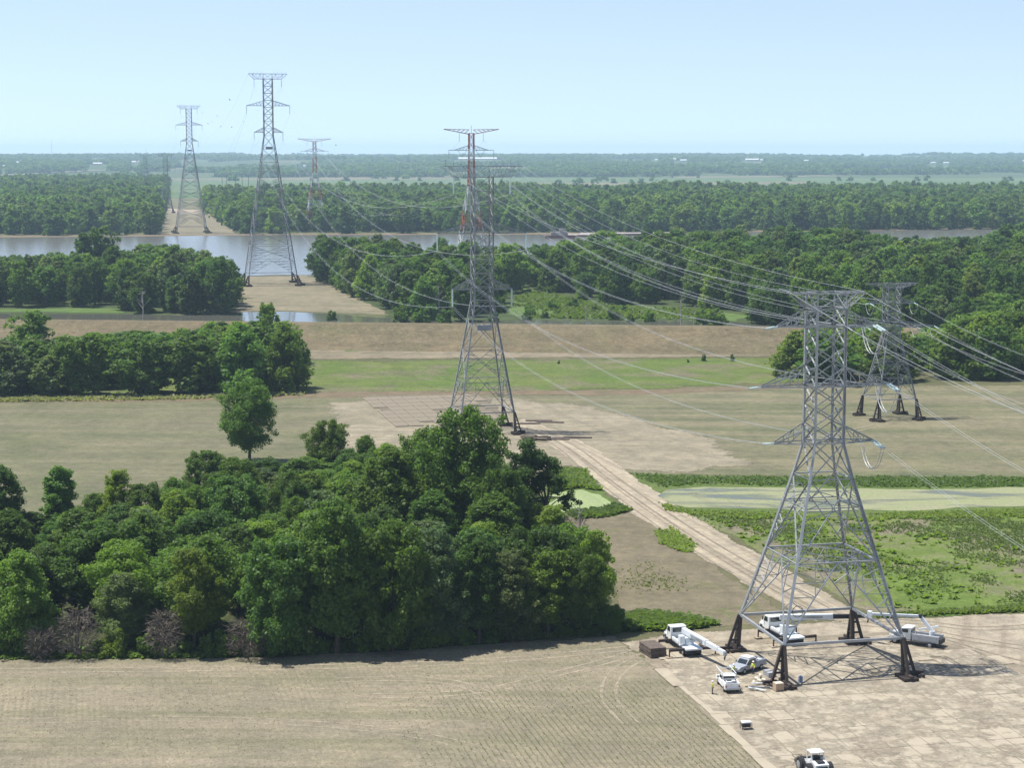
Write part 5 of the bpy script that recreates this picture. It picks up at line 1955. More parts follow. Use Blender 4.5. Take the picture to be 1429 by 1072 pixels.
# ------------------------------------------------------------------ vehicles and gear
VWHITE = paint('white_vehicle_paint', (0.72, 0.73, 0.71), 0.35, var=0.15, scale=0.8)
BOOMW = paint('white_boom_paint', (0.64, 0.68, 0.70), 0.4, var=0.08, scale=0.6)
BLACK = paint('black_steel', (0.025, 0.025, 0.027), 0.6, var=0.3)
RUST = paint('brown_steel', (0.06, 0.045, 0.038), 0.7, var=0.3)
TYRE = paint('tyre_rubber', (0.02, 0.02, 0.022), 0.85, var=0.25)
RIM = paint('wheel_rim', (0.35, 0.36, 0.37), 0.4, metal=0.5)
GLASS = paint('dark_window_glass', (0.02, 0.026, 0.03), 0.06, var=0.1, spec=0.8)
GREYP = paint('grey_truck_paint', (0.28, 0.30, 0.33), 0.4, var=0.1)
WOODP = paint('weathered_wood', (0.30, 0.24, 0.17), 0.9, var=0.2)
WOODD = paint('dark_weathered_wood', (0.115, 0.088, 0.07), 0.9, var=0.3)
AMBER = paint('amber_lamp', (0.6, 0.25, 0.03), 0.3)
REDL = paint('red_lamp', (0.4, 0.02, 0.02), 0.3)


def wheel(parent, x, y, r=0.5, w=0.32, name='wheel'):
    e = empty(name)
    e.parent = parent
    e.location = (x, y, r)
    s = 1 if y > 0 else -1
    m = MB()
    m.tube([(0, -w / 2, 0), (0, -w / 2 + 0.04, 0), (0, w / 2 - 0.04, 0), (0, w / 2, 0)], [r * 0.88, r, r, r * 0.88], 18)
    m.build('tyre', TYRE, e)
    MB().tube([(0, s * w * 0.2, 0), (0, s * (w / 2 + 0.03), 0), (0, s * (w / 2 + 0.06), 0)], [r * 0.55, r * 0.55, r * 0.3], 12).build('rim', RIM, e)


def cab(root, x0, mat, hood=True, w=2.3, h=2.7, zb=0.9):
    """conventional truck cab: sleeperless cab with bonnet, windows, bumper, lamps. x0 = back of cab, +x forward"""
    hw = w / 2
    c = MB()
    c.prism([(x0, zb), (x0 + 1.75, zb), (x0 + 1.75, zb + 0.95), (x0 + 1.35, h), (x0 + 0.1, h), (x0, h - 0.08)], -hw, hw)
    co = c.build('cab', mat, root)
    MB().quad((x0 + 1.765, -hw + 0.12, zb + 0.98), (x0 + 1.765, hw - 0.12, zb + 0.98), (x0 + 1.40, hw - 0.16, h - 0.1), (x0 + 1.40, -hw + 0.16, h - 0.1)).build('windscreen', GLASS, co)
    for s in (-1, 1):
        y = s * (hw + 0.012)
        MB().quad((x0 + 0.35, y, zb + 1.0), (x0 + 1.55, y, zb + 1.0), (x0 + 1.25, y, h - 0.15), (x0 + 0.35, y, h - 0.15)).build('side_window', GLASS, co)
        MB().box((x0 + 1.5, s * (hw + 0.22), zb + 1.35), (0.12, 0.1, 0.55)).build('mirror', BLACK, co)
    MB().quad((x0 - 0.012, -hw + 0.25, zb + 1.0), (x0 - 0.012, hw - 0.25, zb + 1.0), (x0 - 0.012, hw - 0.25, h - 0.2), (x0 - 0.012, -hw + 0.25, h - 0.2)).build('rear_window', GLASS, co)
    b = MB()
    b.prism([(x0 + 1.75, zb - 0.1), (x0 + 3.15, zb - 0.15), (x0 + 3.2, zb + 0.55), (x0 + 3.05, zb + 0.72), (x0 + 1.75, zb + 0.95)], -hw * 0.72, hw * 0.72)
    bo = b.build('bonnet', mat, root)
    for s in (-1, 1):
        f = MB()
        f.prism([(x0 + 1.75, zb + 0.1), (x0 + 1.95, zb + 0.42), (x0 + 2.75, zb + 0.42), (x0 + 3.05, zb + 0.1), (x0 + 3.05, zb - 0.1), (x0 + 2.9, zb - 0.1), (x0 + 2.7, zb + 0.2), (x0 + 2.0, zb + 0.2), (x0 + 1.85, zb - 0.1), (x0 + 1.75, zb - 0.1)], s * hw * 0.72, s * hw)
        f.build('fender', mat, bo)
        MB().box((x0 + 3.1, s * hw * 0.8, zb + 0.3), (0.08, 0.3, 0.2)).build('headlight', BOOMW, bo)
    MB().box((x0 + 3.3, 0, zb - 0.25), (0.2, w, 0.35)).build('bumper', BLACK, bo)
    return co


def crane_truck(x, y, rz, label, boom_az, boom_pitch, secs, boom_base_z=2.9, black_tip=0, tray=True):
    r = empty('crane_truck', (x, y, 0.17), rz)
    tag(r, label, 'truck', 'boom crane trucks on the work pad')
    ch = MB()
    ch.box((0.2, 0, 0.85), (9.2, 0.9, 0.3))
    ch.box((-3.6, 0, 0.75), (1.6, 2.3, 0.5))
    ch.build('chassis', BLACK, r)
    cab(r, 1.9, VWHITE, h=2.85, zb=1.0)
    for xx in (4.45, -2.1, -3.4):
        for s in (-1, 1):
            wheel(r, xx, s * 1.0, 0.52, 0.34 if xx > 0 else 0.55)
    d = MB()
    d.box((-1.7, 0, 1.15), (6.0, 2.4, 0.22))
    d.build('flat_deck', BOOMW if tray else GREYP, r)
    for s in (-1, 1):
        MB().box((-0.2, s * 1.15, 1.45), (2.6, 0.28, 0.36)).build('tool_locker', VWHITE, r)
    # outriggers, two pairs
    for xx, ext in ((1.4, 3.1), (-3.9, 3.4)):
        for s in (-1, 1):
            o = empty('outrigger')
            o.parent = r
            MB().box((xx, s * ext / 2, 1.05), (0.34, ext, 0.36)).build('beam', RUST, o)
            MB().bar((xx, s * ext, 1.15), (xx, s * ext, 0.12), 0.16).build('jack', RUST, o)
            MB().box((xx, s * ext, 0.07), (1.0, 1.0, 0.12)).build('pad', WOODP, o)
    # turret and boom
    tx = -2.2 if tray else 0.9
    t = MB()
    t.tube([(tx, 0, 1.25), (tx, 0, 1.7)], 0.75, 16)
    t.box((tx, 0, 2.0), (1.1, 1.1, 0.7))
    t.build('turret', BOOMW, r)
    MB().box((tx - 0.2, 1.1, 2.1), (0.9, 0.7, 1.1)).build('operator_station', BOOMW, r)
    b = empty('boom')
    b.parent = r
    b.location = (tx, 0, boom_base_z)
    b.rotation_euler = (0, -boom_pitch, boom_az)
    pos = -1.4
    sz = 0.74
    for k, L in enumerate(secs):
        m = MB()
        m.box((pos + L / 2, 0, 0), (L, sz * 0.8, sz))
        if k == 0:
            m.box((pos + L - 0.12, 0, 0), (0.24, sz * 0.86, sz * 1.06))
        m.build('boom_section', BLACK if (black_tip and k >= len(secs) - black_tip) else BOOMW, b)
        pos += L - 0.02
        sz *= 0.82
    MB().box((pos + 0.15, 0, -0.12), (0.4, 0.3, 0.6)).build('boom_head', STEEL, b)
    MB().bar((pos + 0.2, 0, -0.4), (pos + 0.1, 0, -0.95), 0.16).build('hook_block', BLACK, b)
    MB().tube([(0.2, 0, -0.9), (2.6, 0, -0.36)], 0.12, 8).build('lift_cylinder', STEEL, b)
    MB().box((secs[0] * 0.42, -0.36, 0.02), (3.0, 0.05, 0.36)).build('boom_panel', STEEL, b)
    MB().tube([(pos - 2.2, 0.0, sz * 0.9), (pos + 0.1, 0, sz * 0.9 - 0.25)], 0.05, 6).build('jib_rod', STEEL, b)
    return r


HEAD_UP = math.pi / 2 + LINE_YAW                 # facing away along the line
xa, ya = G(953, 908)
crane_truck(xa, ya, HEAD_UP + 0.03, 'white crane truck with boom lowered over its tail, beside the stack of mats', math.pi + 0.20, R(-3.5), [6.2, 3.0, 1.6])
xb, yb = G(1091, 893)
crane_truck(xb, yb, HEAD_UP + 0.12, 'white crane truck under the dead-end tower with its boom level across the pad', -math.pi / 2 - 0.33, R(0.5), [7.6, 2.8, 2.2], 3.7, black_tip=2)


def bucket_truck(x, y, rz, label):
    r = empty('bucket_truck', (x, y, 0.05), rz)
    tag(r, label, 'truck')
    MB().box((0, 0, 0.75), (6.8, 0.9, 0.3)).build('chassis', BLACK, r)
    cab(r, 0.9, VWHITE, h=2.5, zb=0.85, w=2.15)
    for xx in (3.2, -2.0):
        for s in (-1, 1):
            wheel(r, xx, s * 0.95, 0.46, 0.3 if xx > 0 else 0.5)
    m = MB()
    m.box((-1.3, 0.85, 1.3), (3.9, 0.5, 0.95))
    m.box((-1.3, -0.85, 1.3), (3.9, 0.5, 0.95))
    m.box((-1.3, 0, 0.98), (3.9, 1.2, 0.16))
    m.build('utility_body', GREYBOX, r)
    for xx in (-2.4, -1.2, 0.0):
        for s in (-1, 1):
            MB().box((xx, s * 1.11, 1.35), (1.0, 0.03, 0.7)).build('locker_door', GREYP, r)
    MB().box((-3.2, 0, 1.0), (0.6, 2.1, 0.6)).build('tail_step', BLACK, r)
    MB().tube([(-1.9, 0, 1.05), (-1.9, 0, 2.3)], 0.4, 12).build('turret', BOOMW, r)
    a = MB()
    a.bar((-1.9, 0, 2.3), (-0.2, 0.2, 4.3), 0.42)
    a.build('lower_boom', BOOMW, r)
    return r


xc, yc = G(1282, 901)
bt = bucket_truck(xc, yc, math.pi - 0.55, 'white and grey bucket truck parked beyond the pier at the edge of the pad')
inv = Matrix.Rotation(-(math.pi - 0.55), 3, 'Z')
e0 = Vector((-0.2, 0.2, 4.3))
e1 = e0 + inv @ Vector((-6.8, 0.6, 0.15))
MB().bar(e0, e1, 0.34).build('upper_boom', BOOMW, bt)
MB().box(e0, (0.5, 0.5, 0.5)).build('elbow', BLACK, bt)
bk = MB()
bk.box(e1 + inv @ Vector((-0.2, 0.5, -0.1)), (0.6, 0.6, 0.8))
bk.build('bucket', BOOMW, bt)
MB().bar((0.4, -0.9, 2.0), (-2.6, -0.95, 2.9), 0.24).build('outrigger_boom', VWHITE, bt)


def pickup(x, y, rz, label, mat, bed_load=True, rack=True, utility=False, name='pickup_truck'):
    r = empty(name, (x, y, 0.17), rz)
    tag(r, label, 'pickup')
    hw = 0.98
    b = MB()
    b.prism([(-2.75, 0.5), (2.75, 0.5), (2.8, 0.95), (2.6, 1.08), (1.35, 1.15), (-0.75, 1.15), (-2.75, 1.12)], -hw, hw)
    bo = b.build('body', mat, r)
    c = MB()
    c.prism([(-0.75, 1.15), (1.35, 1.15), (0.75, 1.78), (0.5, 1.86), (-0.55, 1.86), (-0.7, 1.8)], -hw * 0.9, hw * 0.9)
    co = c.build('cab', mat, r)
    MB().quad((1.29, -0.78, 1.22), (1.29, 0.78, 1.22), (0.80, 0.72, 1.75), (0.80, -0.72, 1.75)).build('windscreen', GLASS, co)
    MB().quad((-0.765, -0.75, 1.24), (-0.765, 0.75, 1.24), (-0.72, 0.7, 1.74), (-0.72, -0.7, 1.74)).build('rear_window', GLASS, co)
    for s in (-1, 1):
        y_ = s * (hw * 0.9 + 0.01)
        MB().quad((-0.6, y_, 1.22), (1.15, y_, 1.22), (0.72, y_, 1.76), (-0.55, y_, 1.76)).build('side_window', GLASS, co)
        MB().box((1.0, s * (hw + 0.1), 1.3), (0.14, 0.22, 0.2)).build('mirror', BLACK, bo)
        MB().box((-2.77, s * 0.86, 0.95), (0.05, 0.14, 0.26)).build('tail_lamp', REDL, bo)
        MB().box((2.77, s * 0.75, 0.85), (0.06, 0.3, 0.16)).build('headlight', BOOMW, bo)
    MB().box((-1.75, 0, 1.135), (1.86, 1.6, 0.03)).build('bed_floor', BLACK, bo)
    for s in (-1, 1):
        MB().box((-1.75, s * 0.9, 1.24), (2.0, 0.14, 0.24)).build('bed_side', mat, bo)
    MB().box((-2.72, 0, 1.22), (0.08, 1.9, 0.24)).build('tailgate', mat, bo)
    MB().box((-2.86, 0, 0.62), (0.2, 1.9, 0.2)).build('bumper', RIM, bo)
    MB().box((0.2, 0, 0.4), (4.6, 1.3, 0.22)).build('underbody', BLACK, bo)
    for xx in (1.75, -1.75):
        for s in (-1, 1):
            wheel(r, xx, s * 0.87, 0.4, 0.26)
    if bed_load:
        MB().box((-1.05, 0, 1.32), (0.5, 1.6, 0.35)).build('tool_chest', RIM, r)
        MB().box((-1.7, -0.35, 1.3), (0.5, 0.45, 0.3)).box((-2.0, 0.3, 1.27), (0.4, 0.5, 0.24)).build('bed_gear', VWHITE, r)
        MB().tube([(-1.4, 0.55, 1.3), (-2.3, 0.6, 1.32)], 0.1, 6).build('pipe', BOOMW, r)
    if rack:
        m = MB()
        for xx in (-0.85, 2.0):
            for s in (-1, 1):
                m.bar((xx, s * 0.9, 1.15), (xx, s * 0.9, 2.15), 0.07)
            m.bar((xx, -0.9, 2.15), (xx, 0.9, 2.15), 0.07)
        for s in (-1, 1):
            m.bar((-0.85, s * 0.9, 2.15), (2.9, s * 0.9, 2.15), 0.07)
        m.build('ladder_rack', BOOMW, r)
    return r


xp, yp = G(1015.5, 962)
pickup(xp, yp, HEAD_UP - 0.11, 'white pickup with ladder rack and gear in its bed at the edge of the pad', VWHITE)
xd, yd = G(1043, 938)
pickup(xd, yd, math.pi + 0.75, 'grey pickup with white roof rack box parked nose-on beside the pier', GREYP, True, False)
bx_ = MB()
bx_.box((0.0, 0, 1.95), (1.2, 1.5, 0.14))
tag(bx_.build('roof_cargo_board', VWHITE, None, loc=(xd, yd, 0.17), rz=math.pi + 0.75), 'flat white board lying on the roof of the grey pickup', 'board')


def loader(x, y, rz):
    r = empty('compact_loader', (x, y, 0.17), rz)
    r.scale = (1.3, 1.3, 1.3)
    tag(r, 'compact white wheel loader with big dark tyres carrying a bundle of brush', 'loader')
    b = MB()
    b.prism([(-1.7, 0.55), (1.2, 0.5), (1.25, 0.95), (0.4, 1.05), (0.1, 1.2), (-0.9, 1.45), (-1.75, 1.3)], -0.62, 0.62)
    bo = b.build('body', VWHITE, r)
    MB().box((-1.0, 0, 1.46), (1.1, 0.7, 0.05)).build('engine_grille', BLACK, bo)
    MB().box((-1.82, 0, 0.95), (0.12, 0.9, 0.4)).build('rear_guard', BLACK, bo)
    c = MB()
    for s in (-1, 1):
        c.bar((0.35, s * 0.55, 1.0), (0.25, s * 0.55, 2.05), 0.09)
        c.bar((-0.75, s * 0.55, 1.4), (-0.65, s * 0.55, 2.05), 0.09)
    c.box((-0.2, 0, 2.08), (1.1, 1.2, 0.07))
    c.build('roll_cage', VWHITE, r)
    MB().box((-0.35, 0, 1.45), (0.5, 0.55, 0.55)).build('seat', BLACK, r)
    for xx in (0.75, -1.05):
        for s in (-1, 1):
            wheel(r, xx, s * 0.93, 0.66, 0.46)
    for s in (-1, 1):
        MB().bar((-0.6, s * 0.5, 1.5), (1.75, s * 0.5, 0.75), 0.16).build('lift_arm', VWHITE, r)
    f = MB()
    f.box((1.85, 0, 0.55), (0.12, 1.7, 0.7))
    for yy in (-0.6, -0.2, 0.2, 0.6):
        f.box((2.4, yy, 0.28), (1.1, 0.1, 0.08))
    f.build('fork', BLACK, r)
    return r


xl, yl = G(1136, 1082)
loader(xl, yl, HEAD_UP + 0.02)
bm_ = MB()
g = random.Random(71)
fx, fy = xl + math.cos(HEAD_UP) * 3.1, yl + math.sin(HEAD_UP) * 3.1
for i in range(420):
    p = Vector((g.gauss(0, 0.42), g.gauss(0, 0.3), abs(g.gauss(0, 0.25)) + 0.02))
    d = Vector((g.uniform(-1, 1), g.uniform(-1, 1), g.uniform(-0.4, 0.6))).normalized() * g.uniform(0.2, 0.55)
    bm_.bar(p, p + d, 0.03)
tag(bm_.build('brush_bundle', WOODD, None, loc=(fx, fy, 0.5)), 'brown bundle of brush heaped on the forks of the compact loader', 'brush', kind=None)

# stack of mats
xs, ys = G(911, 914)
st = Vector((xs, ys, 0.05))
for k in range(7):
    m = MB()
    for i in range(5):
        m.box((-1.2 + 0.48 + (i - 0.5) * 0.48, 0, 0.10), (0.45, 4.2, 0.18))
    for yy in (-1.5, 0, 1.5):
        m.box((-0.05, yy, 0.015), (2.35, 0.16, 0.02))
    lab = 'topmost brown timber mat of the stack beside the crane truck' if k == 6 else 'brown timber mat in the stack beside the crane truck'
    tag(m.build('timber_mat', WOODD, None, loc=(st.x + g.uniform(-0.06, 0.06), st.y + g.uniform(-0.06, 0.06), 0.05 + k * 0.205), rz=LINE_YAW + 0.1 + g.uniform(-0.03, 0.03)), lab, 'mat', 'stack of mats beside the crane truck')

# material heap by the pier, pallet, drums, generator, spilled boards
def thing_at(mb, name, mat, px, py, label, cat, rz=0.0, group=None, z=0.17):
    x, y = G(px, py)
    return tag(mb.build(name, mat, None, loc=(x, y, z), rz=rz), label, cat, group)


for i in range(9):
    m = MB()
    L = g.uniform(1.6, 3.2)
    m.box((0, 0, 0.06), (L, 0.24, 0.10))
    m.box((L * 0.3, 0, 0.115), (0.08, 0.24, 0.012))
    x, y = G(1058 + g.uniform(-6, 16), 962 + g.uniform(-6, 6))
    o = m.build('plank', [WOODP, BOOMW, GREYBOX][i % 3], None, loc=(x, y, 0.17 + 0.07 * (i // 2)), rz=g.uniform(-0.7, 0.5))
    tag(o, ['tan plank', 'pale painted plank', 'grey plank'][i % 3] + ' lying in the heap beside the pier', 'plank', 'planks in the heap beside the pier')
M_SACK = paint('pale_sack', (0.5, 0.46, 0.38), 0.9, var=0.1)
for i, (px, py) in enumerate([(1056, 951), (1060, 954), (1052, 956), (1066, 953), (1061, 949)]):
    m = MB()
    m.tube([(-0.45, 0, 0.18), (-0.38, 0, 0.18), (0, 0, 0.2), (0.38, 0, 0.18), (0.45, 0, 0.18)], [0.06, 0.17, 0.21, 0.17, 0.06], 9)
    thing_at(m, 'sack', M_SACK, px, py, 'pale filled sack heaped behind the planks by the pier', 'sack', g.uniform(0, 3), 'sacks by the pier', 0.17 + 0.25 * (i == 4))
xq, yq = G(1086, 966)
r = empty('pallet', (xq, yq, 0.17), 0.3)
tag(r, 'wooden pallet at the foot of the near pier under the carton', 'pallet')
for i in range(6):
    MB().box((0, -0.55 + i * 0.22, 0.14), (1.3, 0.15, 0.03)).build('deck_board', WOODP, r)
for xx in (-0.55, 0, 0.55):
    MB().box((xx, 0, 0.06), (0.12, 1.25, 0.115)).build('bearer', WOODP, r)
CARD = paint('cardboard', (0.40, 0.29, 0.19), 0.9, var=0.08)
r2 = empty('carton', (xq, yq, 0.33), 0.3)
tag(r2, 'brown carton with a pale top on the pallet beside the pier', 'box')
MB().box((0, 0, 0.45), (1.15, 1.05, 0.9)).build('box_body', CARD, r2)
for s in (-1, 1):
    MB().box((0, s * 0.26, 0.912), (1.12, 0.48, 0.02)).build('flap', M_SACK, r2)
DRUMB = paint('blue_drum_paint', (0.16, 0.22, 0.32), 0.5)
m = MB()
m.tube([(0, 0, 0), (0, 0, 0.03), (0, 0, 0.3), (0, 0, 0.33), (0, 0, 0.6), (0, 0, 0.63), (0, 0, 0.9), (0, 0, 0.92)], [0.28, 0.3, 0.29, 0.305, 0.29, 0.305, 0.29, 0.26], 16)
thing_at(m, 'drum', DRUMB, 1117, 955, 'blue-grey drum standing inside the near pier', 'drum')
for px, py in ((1072, 944), (1076, 947)):
    m = MB()
    m.prism([(-0.6, 0), (0.6, 0), (0.6, 0.5), (0.4, 0.68), (-0.6, 0.68)], -0.36, 0.36)
    thing_at(m, 'job_box', GREYBOX, px, py, 'grey steel job box between grey pickup and pier', 'box', 0.4, 'job boxes by the pier')
xg, yg = G(1041, 1020)
r = empty('generator', (xg, yg, 0.17), 0.2)
tag(r, 'small grey generator with black frame at the pad edge', 'generator')
MB().box((0, 0, 0.55), (1.0, 0.7, 0.5)).build('engine_block', BLACK, r)
MB().box((0, 0, 0.9), (1.15, 0.8, 0.14)).build('top_cover', VWHITE, r)
m = MB()
for sx in (-1, 1):
    for sy in (-1, 1):
        m.bar((sx * 0.6, sy * 0.42, 0), (sx * 0.6, sy * 0.42, 0.85), 0.06)
m.build('frame', BLACK, r)
thing_at(MB().box((0, 0, 0.05), (2.0, 1.1, 0.08)).box((0.6, 0, 0.1), (0.2, 1.1, 0.03)), 'ground_board', M_SACK, 1029, 1019, 'pale board lying off the pad edge beside the generator', 'board', 0.15, z=0.05)
thing_at(MB().box((0, 0, 0.05), (2.4, 4.3, 0.1)).box((0, 1.9, 0.11), (2.4, 0.2, 0.02)), 'loose_mat', M_MAT, 1372, 944, 'pale loose mat lying on the dirt beyond the tower shadow', 'mat', LINE_YAW + 0.5, z=0.05)

# pile of timbers by the suspension tower
for i in range(16):
    L = g.uniform(2.5, 5.0)
    m = MB().bar((-L / 2, 0, 0.2), (L / 2, 0, 0.25), 0.32)
    m.box((L * 0.45, 0, 0.24), (0.2, 0.36, 0.36))
    x, y = G(748 + g.uniform(-13, 13), 615.5 + g.uniform(-3, 2.5))
    tag(m.build('timber', WOODD if i % 3 else WOODP, None, loc=(x, y, 0.06 + 0.3 * (i // 5)), rz=g.uniform(-0.5, 0.6)),
        ('dark' if i % 3 else 'tan') + ' timber in the pile beside the suspension tower', 'timber', 'timber pile by the suspension tower')
for i, (px, py) in enumerate([(790, 612), (806, 611.5), (775, 614), (735, 592), (752, 588), (768, 590)]):
    m = MB().box((0, 0, 0.12), (7.0, 1.6, 0.2)).box((0, 0, 0.235), (7.0, 0.2, 0.03))
    thing_at(m, 'loose_timber_mat', WOODD, px, py, 'dark mat lying on the track beside the suspension tower', 'mat', g.uniform(-0.15, 0.15), 'loose mats by the suspension tower', 0.06)


# ------------------------------------------------------------------ workers
SKIN = paint('skin', (0.42, 0.27, 0.19), 0.6)
HIVIS = paint('hi_vis_yellow', (0.62, 0.72, 0.10), 0.7, var=0.08)
JEANS = paint('dark_work_trousers', (0.05, 0.055, 0.08), 0.85)
BOOT = paint('boot_leather', (0.05, 0.035, 0.025), 0.8)
HATW = paint('hard_hat_shell', (0.75, 0.75, 0.72), 0.35)


def skin_mesh(name, verts, edges, radii, mat, parent, root=0):
    me = bpy.data.meshes.new(name)
    me.from_pydata(verts, edges, [])
    o = link(name, me, mat, parent)
    md = o.modifiers.new('skin', 'SKIN')
    md.use_smooth_shade = True
    for i, rr in enumerate(radii):
        me.skin_vertices[0].data[i].radius = rr if isinstance(rr, tuple) else (rr, rr)
    me.skin_vertices[0].data[root].use_root = True
    s = o.modifiers.new('sub', 'SUBSURF')
    s.levels = 1
    s.render_levels = 1
    return o


def worker(px, py, rz, label, arm_fwd=0.25, z=0.17):
    x, y = G(px, py)
    r = empty('person', (x, y, z), rz)
    tag(r, label, 'person')
    V = [(0, 0, 0.95), (0, 0, 1.18), (0, 0, 1.42), (0, 0, 1.52), (0, 0.02, 1.66), (0, 0.02, 1.74)]
    E_ = [(0, 1), (1, 2), (2, 3), (3, 4), (4, 5)]
    Rr = [(0.15, 0.11), (0.15, 0.11), (0.17, 0.11), 0.055, (0.075, 0.095), (0.06, 0.08)]
    for s in (-1, 1):
        b = len(V)
        V += [(s * 0.19, 0, 1.42), (s * 0.25, 0.02, 1.16), (s * 0.24, arm_fwd, 0.98), (s * 0.23, arm_fwd + 0.06, 0.92)]
        E_ += [(2, b), (b, b + 1), (b + 1, b + 2), (b + 2, b + 3)]
        Rr += [0.062, 0.05, 0.036, 0.034]
        for k, dx in enumerate((-0.03, -0.01, 0.01, 0.03)):
            V.append((s * 0.23 + dx, arm_fwd + 0.13, 0.86 - 0.008 * k))
            E_.append((b + 3, len(V) - 1))
            Rr.append(0.010)
        V.append((s * 0.19, arm_fwd + 0.10, 0.90))
        E_.append((b + 3, len(V) - 1))
        Rr.append(0.011)
        b = len(V)
        V += [(s * 0.10, 0, 0.88), (s * 0.11, 0.02, 0.48), (s * 0.12, -0.02, 0.09), (s * 0.13, 0.16, 0.05)]
        E_ += [(0, b), (b, b + 1), (b + 1, b + 2), (b + 2, b + 3)]
        Rr += [0.09, 0.062, 0.045, 0.045]
    skin_mesh('body', V, E_, Rr, SKIN, r)
    jv = [(0, 0, 0.93), (0, 0, 1.18), (0, 0, 1.42), (0, 0, 1.49)]
    je = [(0, 1), (1, 2), (2, 3)]
    jr = [(0.17, 0.13), (0.17, 0.13), (0.19, 0.13), 0.08]
    for s in (-1, 1):
        b = len(jv)
        jv += [(s * 0.20, 0, 1.42), (s * 0.255, 0.02, 1.16), (s * 0.245, arm_fwd * 0.9, 1.0)]
        je += [(2, b), (b, b + 1), (b + 1, b + 2)]
        jr += [0.078, 0.064, 0.05]
    skin_mesh('jacket', jv, je, jr, HIVIS, r)
    tv = [(0, 0, 0.97), (0, 0, 0.9)]
    te = [(0, 1)]
    tr_ = [(0.16, 0.12), (0.15, 0.12)]
    for s in (-1, 1):
        b = len(tv)
        tv += [(s * 0.105, 0, 0.86), (s * 0.115, 0.02, 0.48), (s * 0.12, -0.02, 0.12)]
        te += [(1, b), (b, b + 1), (b + 1, b + 2)]
        tr_ += [0.105, 0.08, 0.07]
    skin_mesh('trousers', tv, te, tr_, JEANS, r)
    for s in (-1, 1):
        MB().prism([(-0.08, 0), (0.2, 0), (0.2, 0.06), (0.06, 0.13), (-0.08, 0.14)], -0.055, 0.055).build('boot', BOOT, r, loc=(s * 0.125, 0, 0), rz=math.pi / 2)
    m = MB()
    m.tube([(0, 0.02, 1.70), (0, 0.02, 1.705), (0, 0.02, 1.72), (0, 0.02, 1.79), (0, 0.02, 1.83), (0, 0.02, 1.845)], [0.15, 0.15, 0.125, 0.115, 0.07, 0.01], 12)
    m.build('hard_hat', HATW, r, smooth=True)
    f = MB()
    for s in (-1, 1):
        f.box((s * 0.032, 0.112, 1.655), (0.022, 0.012, 0.012))
    f.box((0, 0.115, 1.585), (0.045, 0.012, 0.01))
    f.build('face_features', BOOT, r)
    return r


worker(994, 971, -1.7, 'person in yellow hi-vis jacket and dark trousers standing beside the white pickup', 0.1)
worker(1024, 947, 1.0, 'person in yellow hi-vis jacket between the white pickup and the grey pickup')
worker(1051, 943, 2.6, 'person in yellow hi-vis jacket at the side of the grey pickup beside the pier')

# ------------------------------------------------------------------ weeds, crop rows, tufts (uncountable)
def tufts(name, pts, size, mat, label, blades=3, seed=1, cat='grass'):
    g = np.random.default_rng(seed)
    P = np.array(pts, dtype=np.float64)
    n = len(P)
    S = size * g.uniform(0.5, 1.5, n)
    Vs, Fs = [], []
    for b in range(blades):
        a = g.uniform(0, 2 * math.pi, n)
        tilt = g.uniform(0.5, 1.35, n)
        d = np.stack([np.cos(a), np.sin(a), np.zeros(n)], 1)
        s = np.stack([-np.sin(a), np.cos(a), np.zeros(n)], 1)
        up = d * np.sin(tilt)[:, None] + np.array([0, 0, 1]) * np.cos(tilt)[:, None]
        base = P + d * (S * 0.1)[:, None]
        w = s * (S * 0.42)[:, None]
        q = np.stack([base - w, base + w, base + w * 0.7 + up * S[:, None], base - w * 0.6 + up * S[:, None] * 0.9], 1).reshape(-1, 3)
        Vs.append(q)
    V = np.concatenate(Vs)
    F = np.arange(len(V)).reshape(-1, 4)
    o = link(name, np_mesh(name, V, F, mat))
    tag(o, label, cat, kind='stuff')
    return o


LEAF_GR = leaf_material('weed_leaf', (0.14, 0.195, 0.045), 0.3)
LEAF_DR = leaf_material('dry_grass', (0.22, 0.21, 0.095), 0.3)
LEAF_CR = leaf_material('crop_leaf', (0.175, 0.185, 0.10), 0.3)
g = random.Random(101)


def seg_dist(x, y, a, b):
    dx, dy = b[0] - a[0], b[1] - a[1]
    t = max(0.0, min(1.0, ((x - a[0]) * dx + (y - a[1]) * dy) / (dx * dx + dy * dy + 1e-9)))
    return math.hypot(x - a[0] - t * dx, y - a[1] - t * dy)


def scatter(poly, n, scale=0.06, thr=0.5, seed=1, z=0.03, fall=3.0):
    gg = random.Random(seed)
    xs = [p[0] for p in poly]
    ys = [p[1] for p in poly]
    out = []
    tries = 0
    while len(out) < n and tries < n * 30:
        tries += 1
        x, y = gg.uniform(min(xs), max(xs)), gg.uniform(min(ys), max(ys))
        if not inside(x, y, poly):
            continue
        dmin = min(seg_dist(x, y, poly[k], poly[k - 1]) for k in range(len(poly)))
        if gg.random() > dmin / fall:
            continue
        v = vnoise(x * scale, y * scale, seed) * 0.6 + vnoise(x * scale * 3.1, y * scale * 3.1, seed + 5) * 0.4
        if v < thr + gg.uniform(-0.12, 0.12):
            continue
        px, py = px_of(x, y, 0)
        if px < -40 or px > 1470 or py > 1110:
            continue
        out.append((x, y, z))
    return out


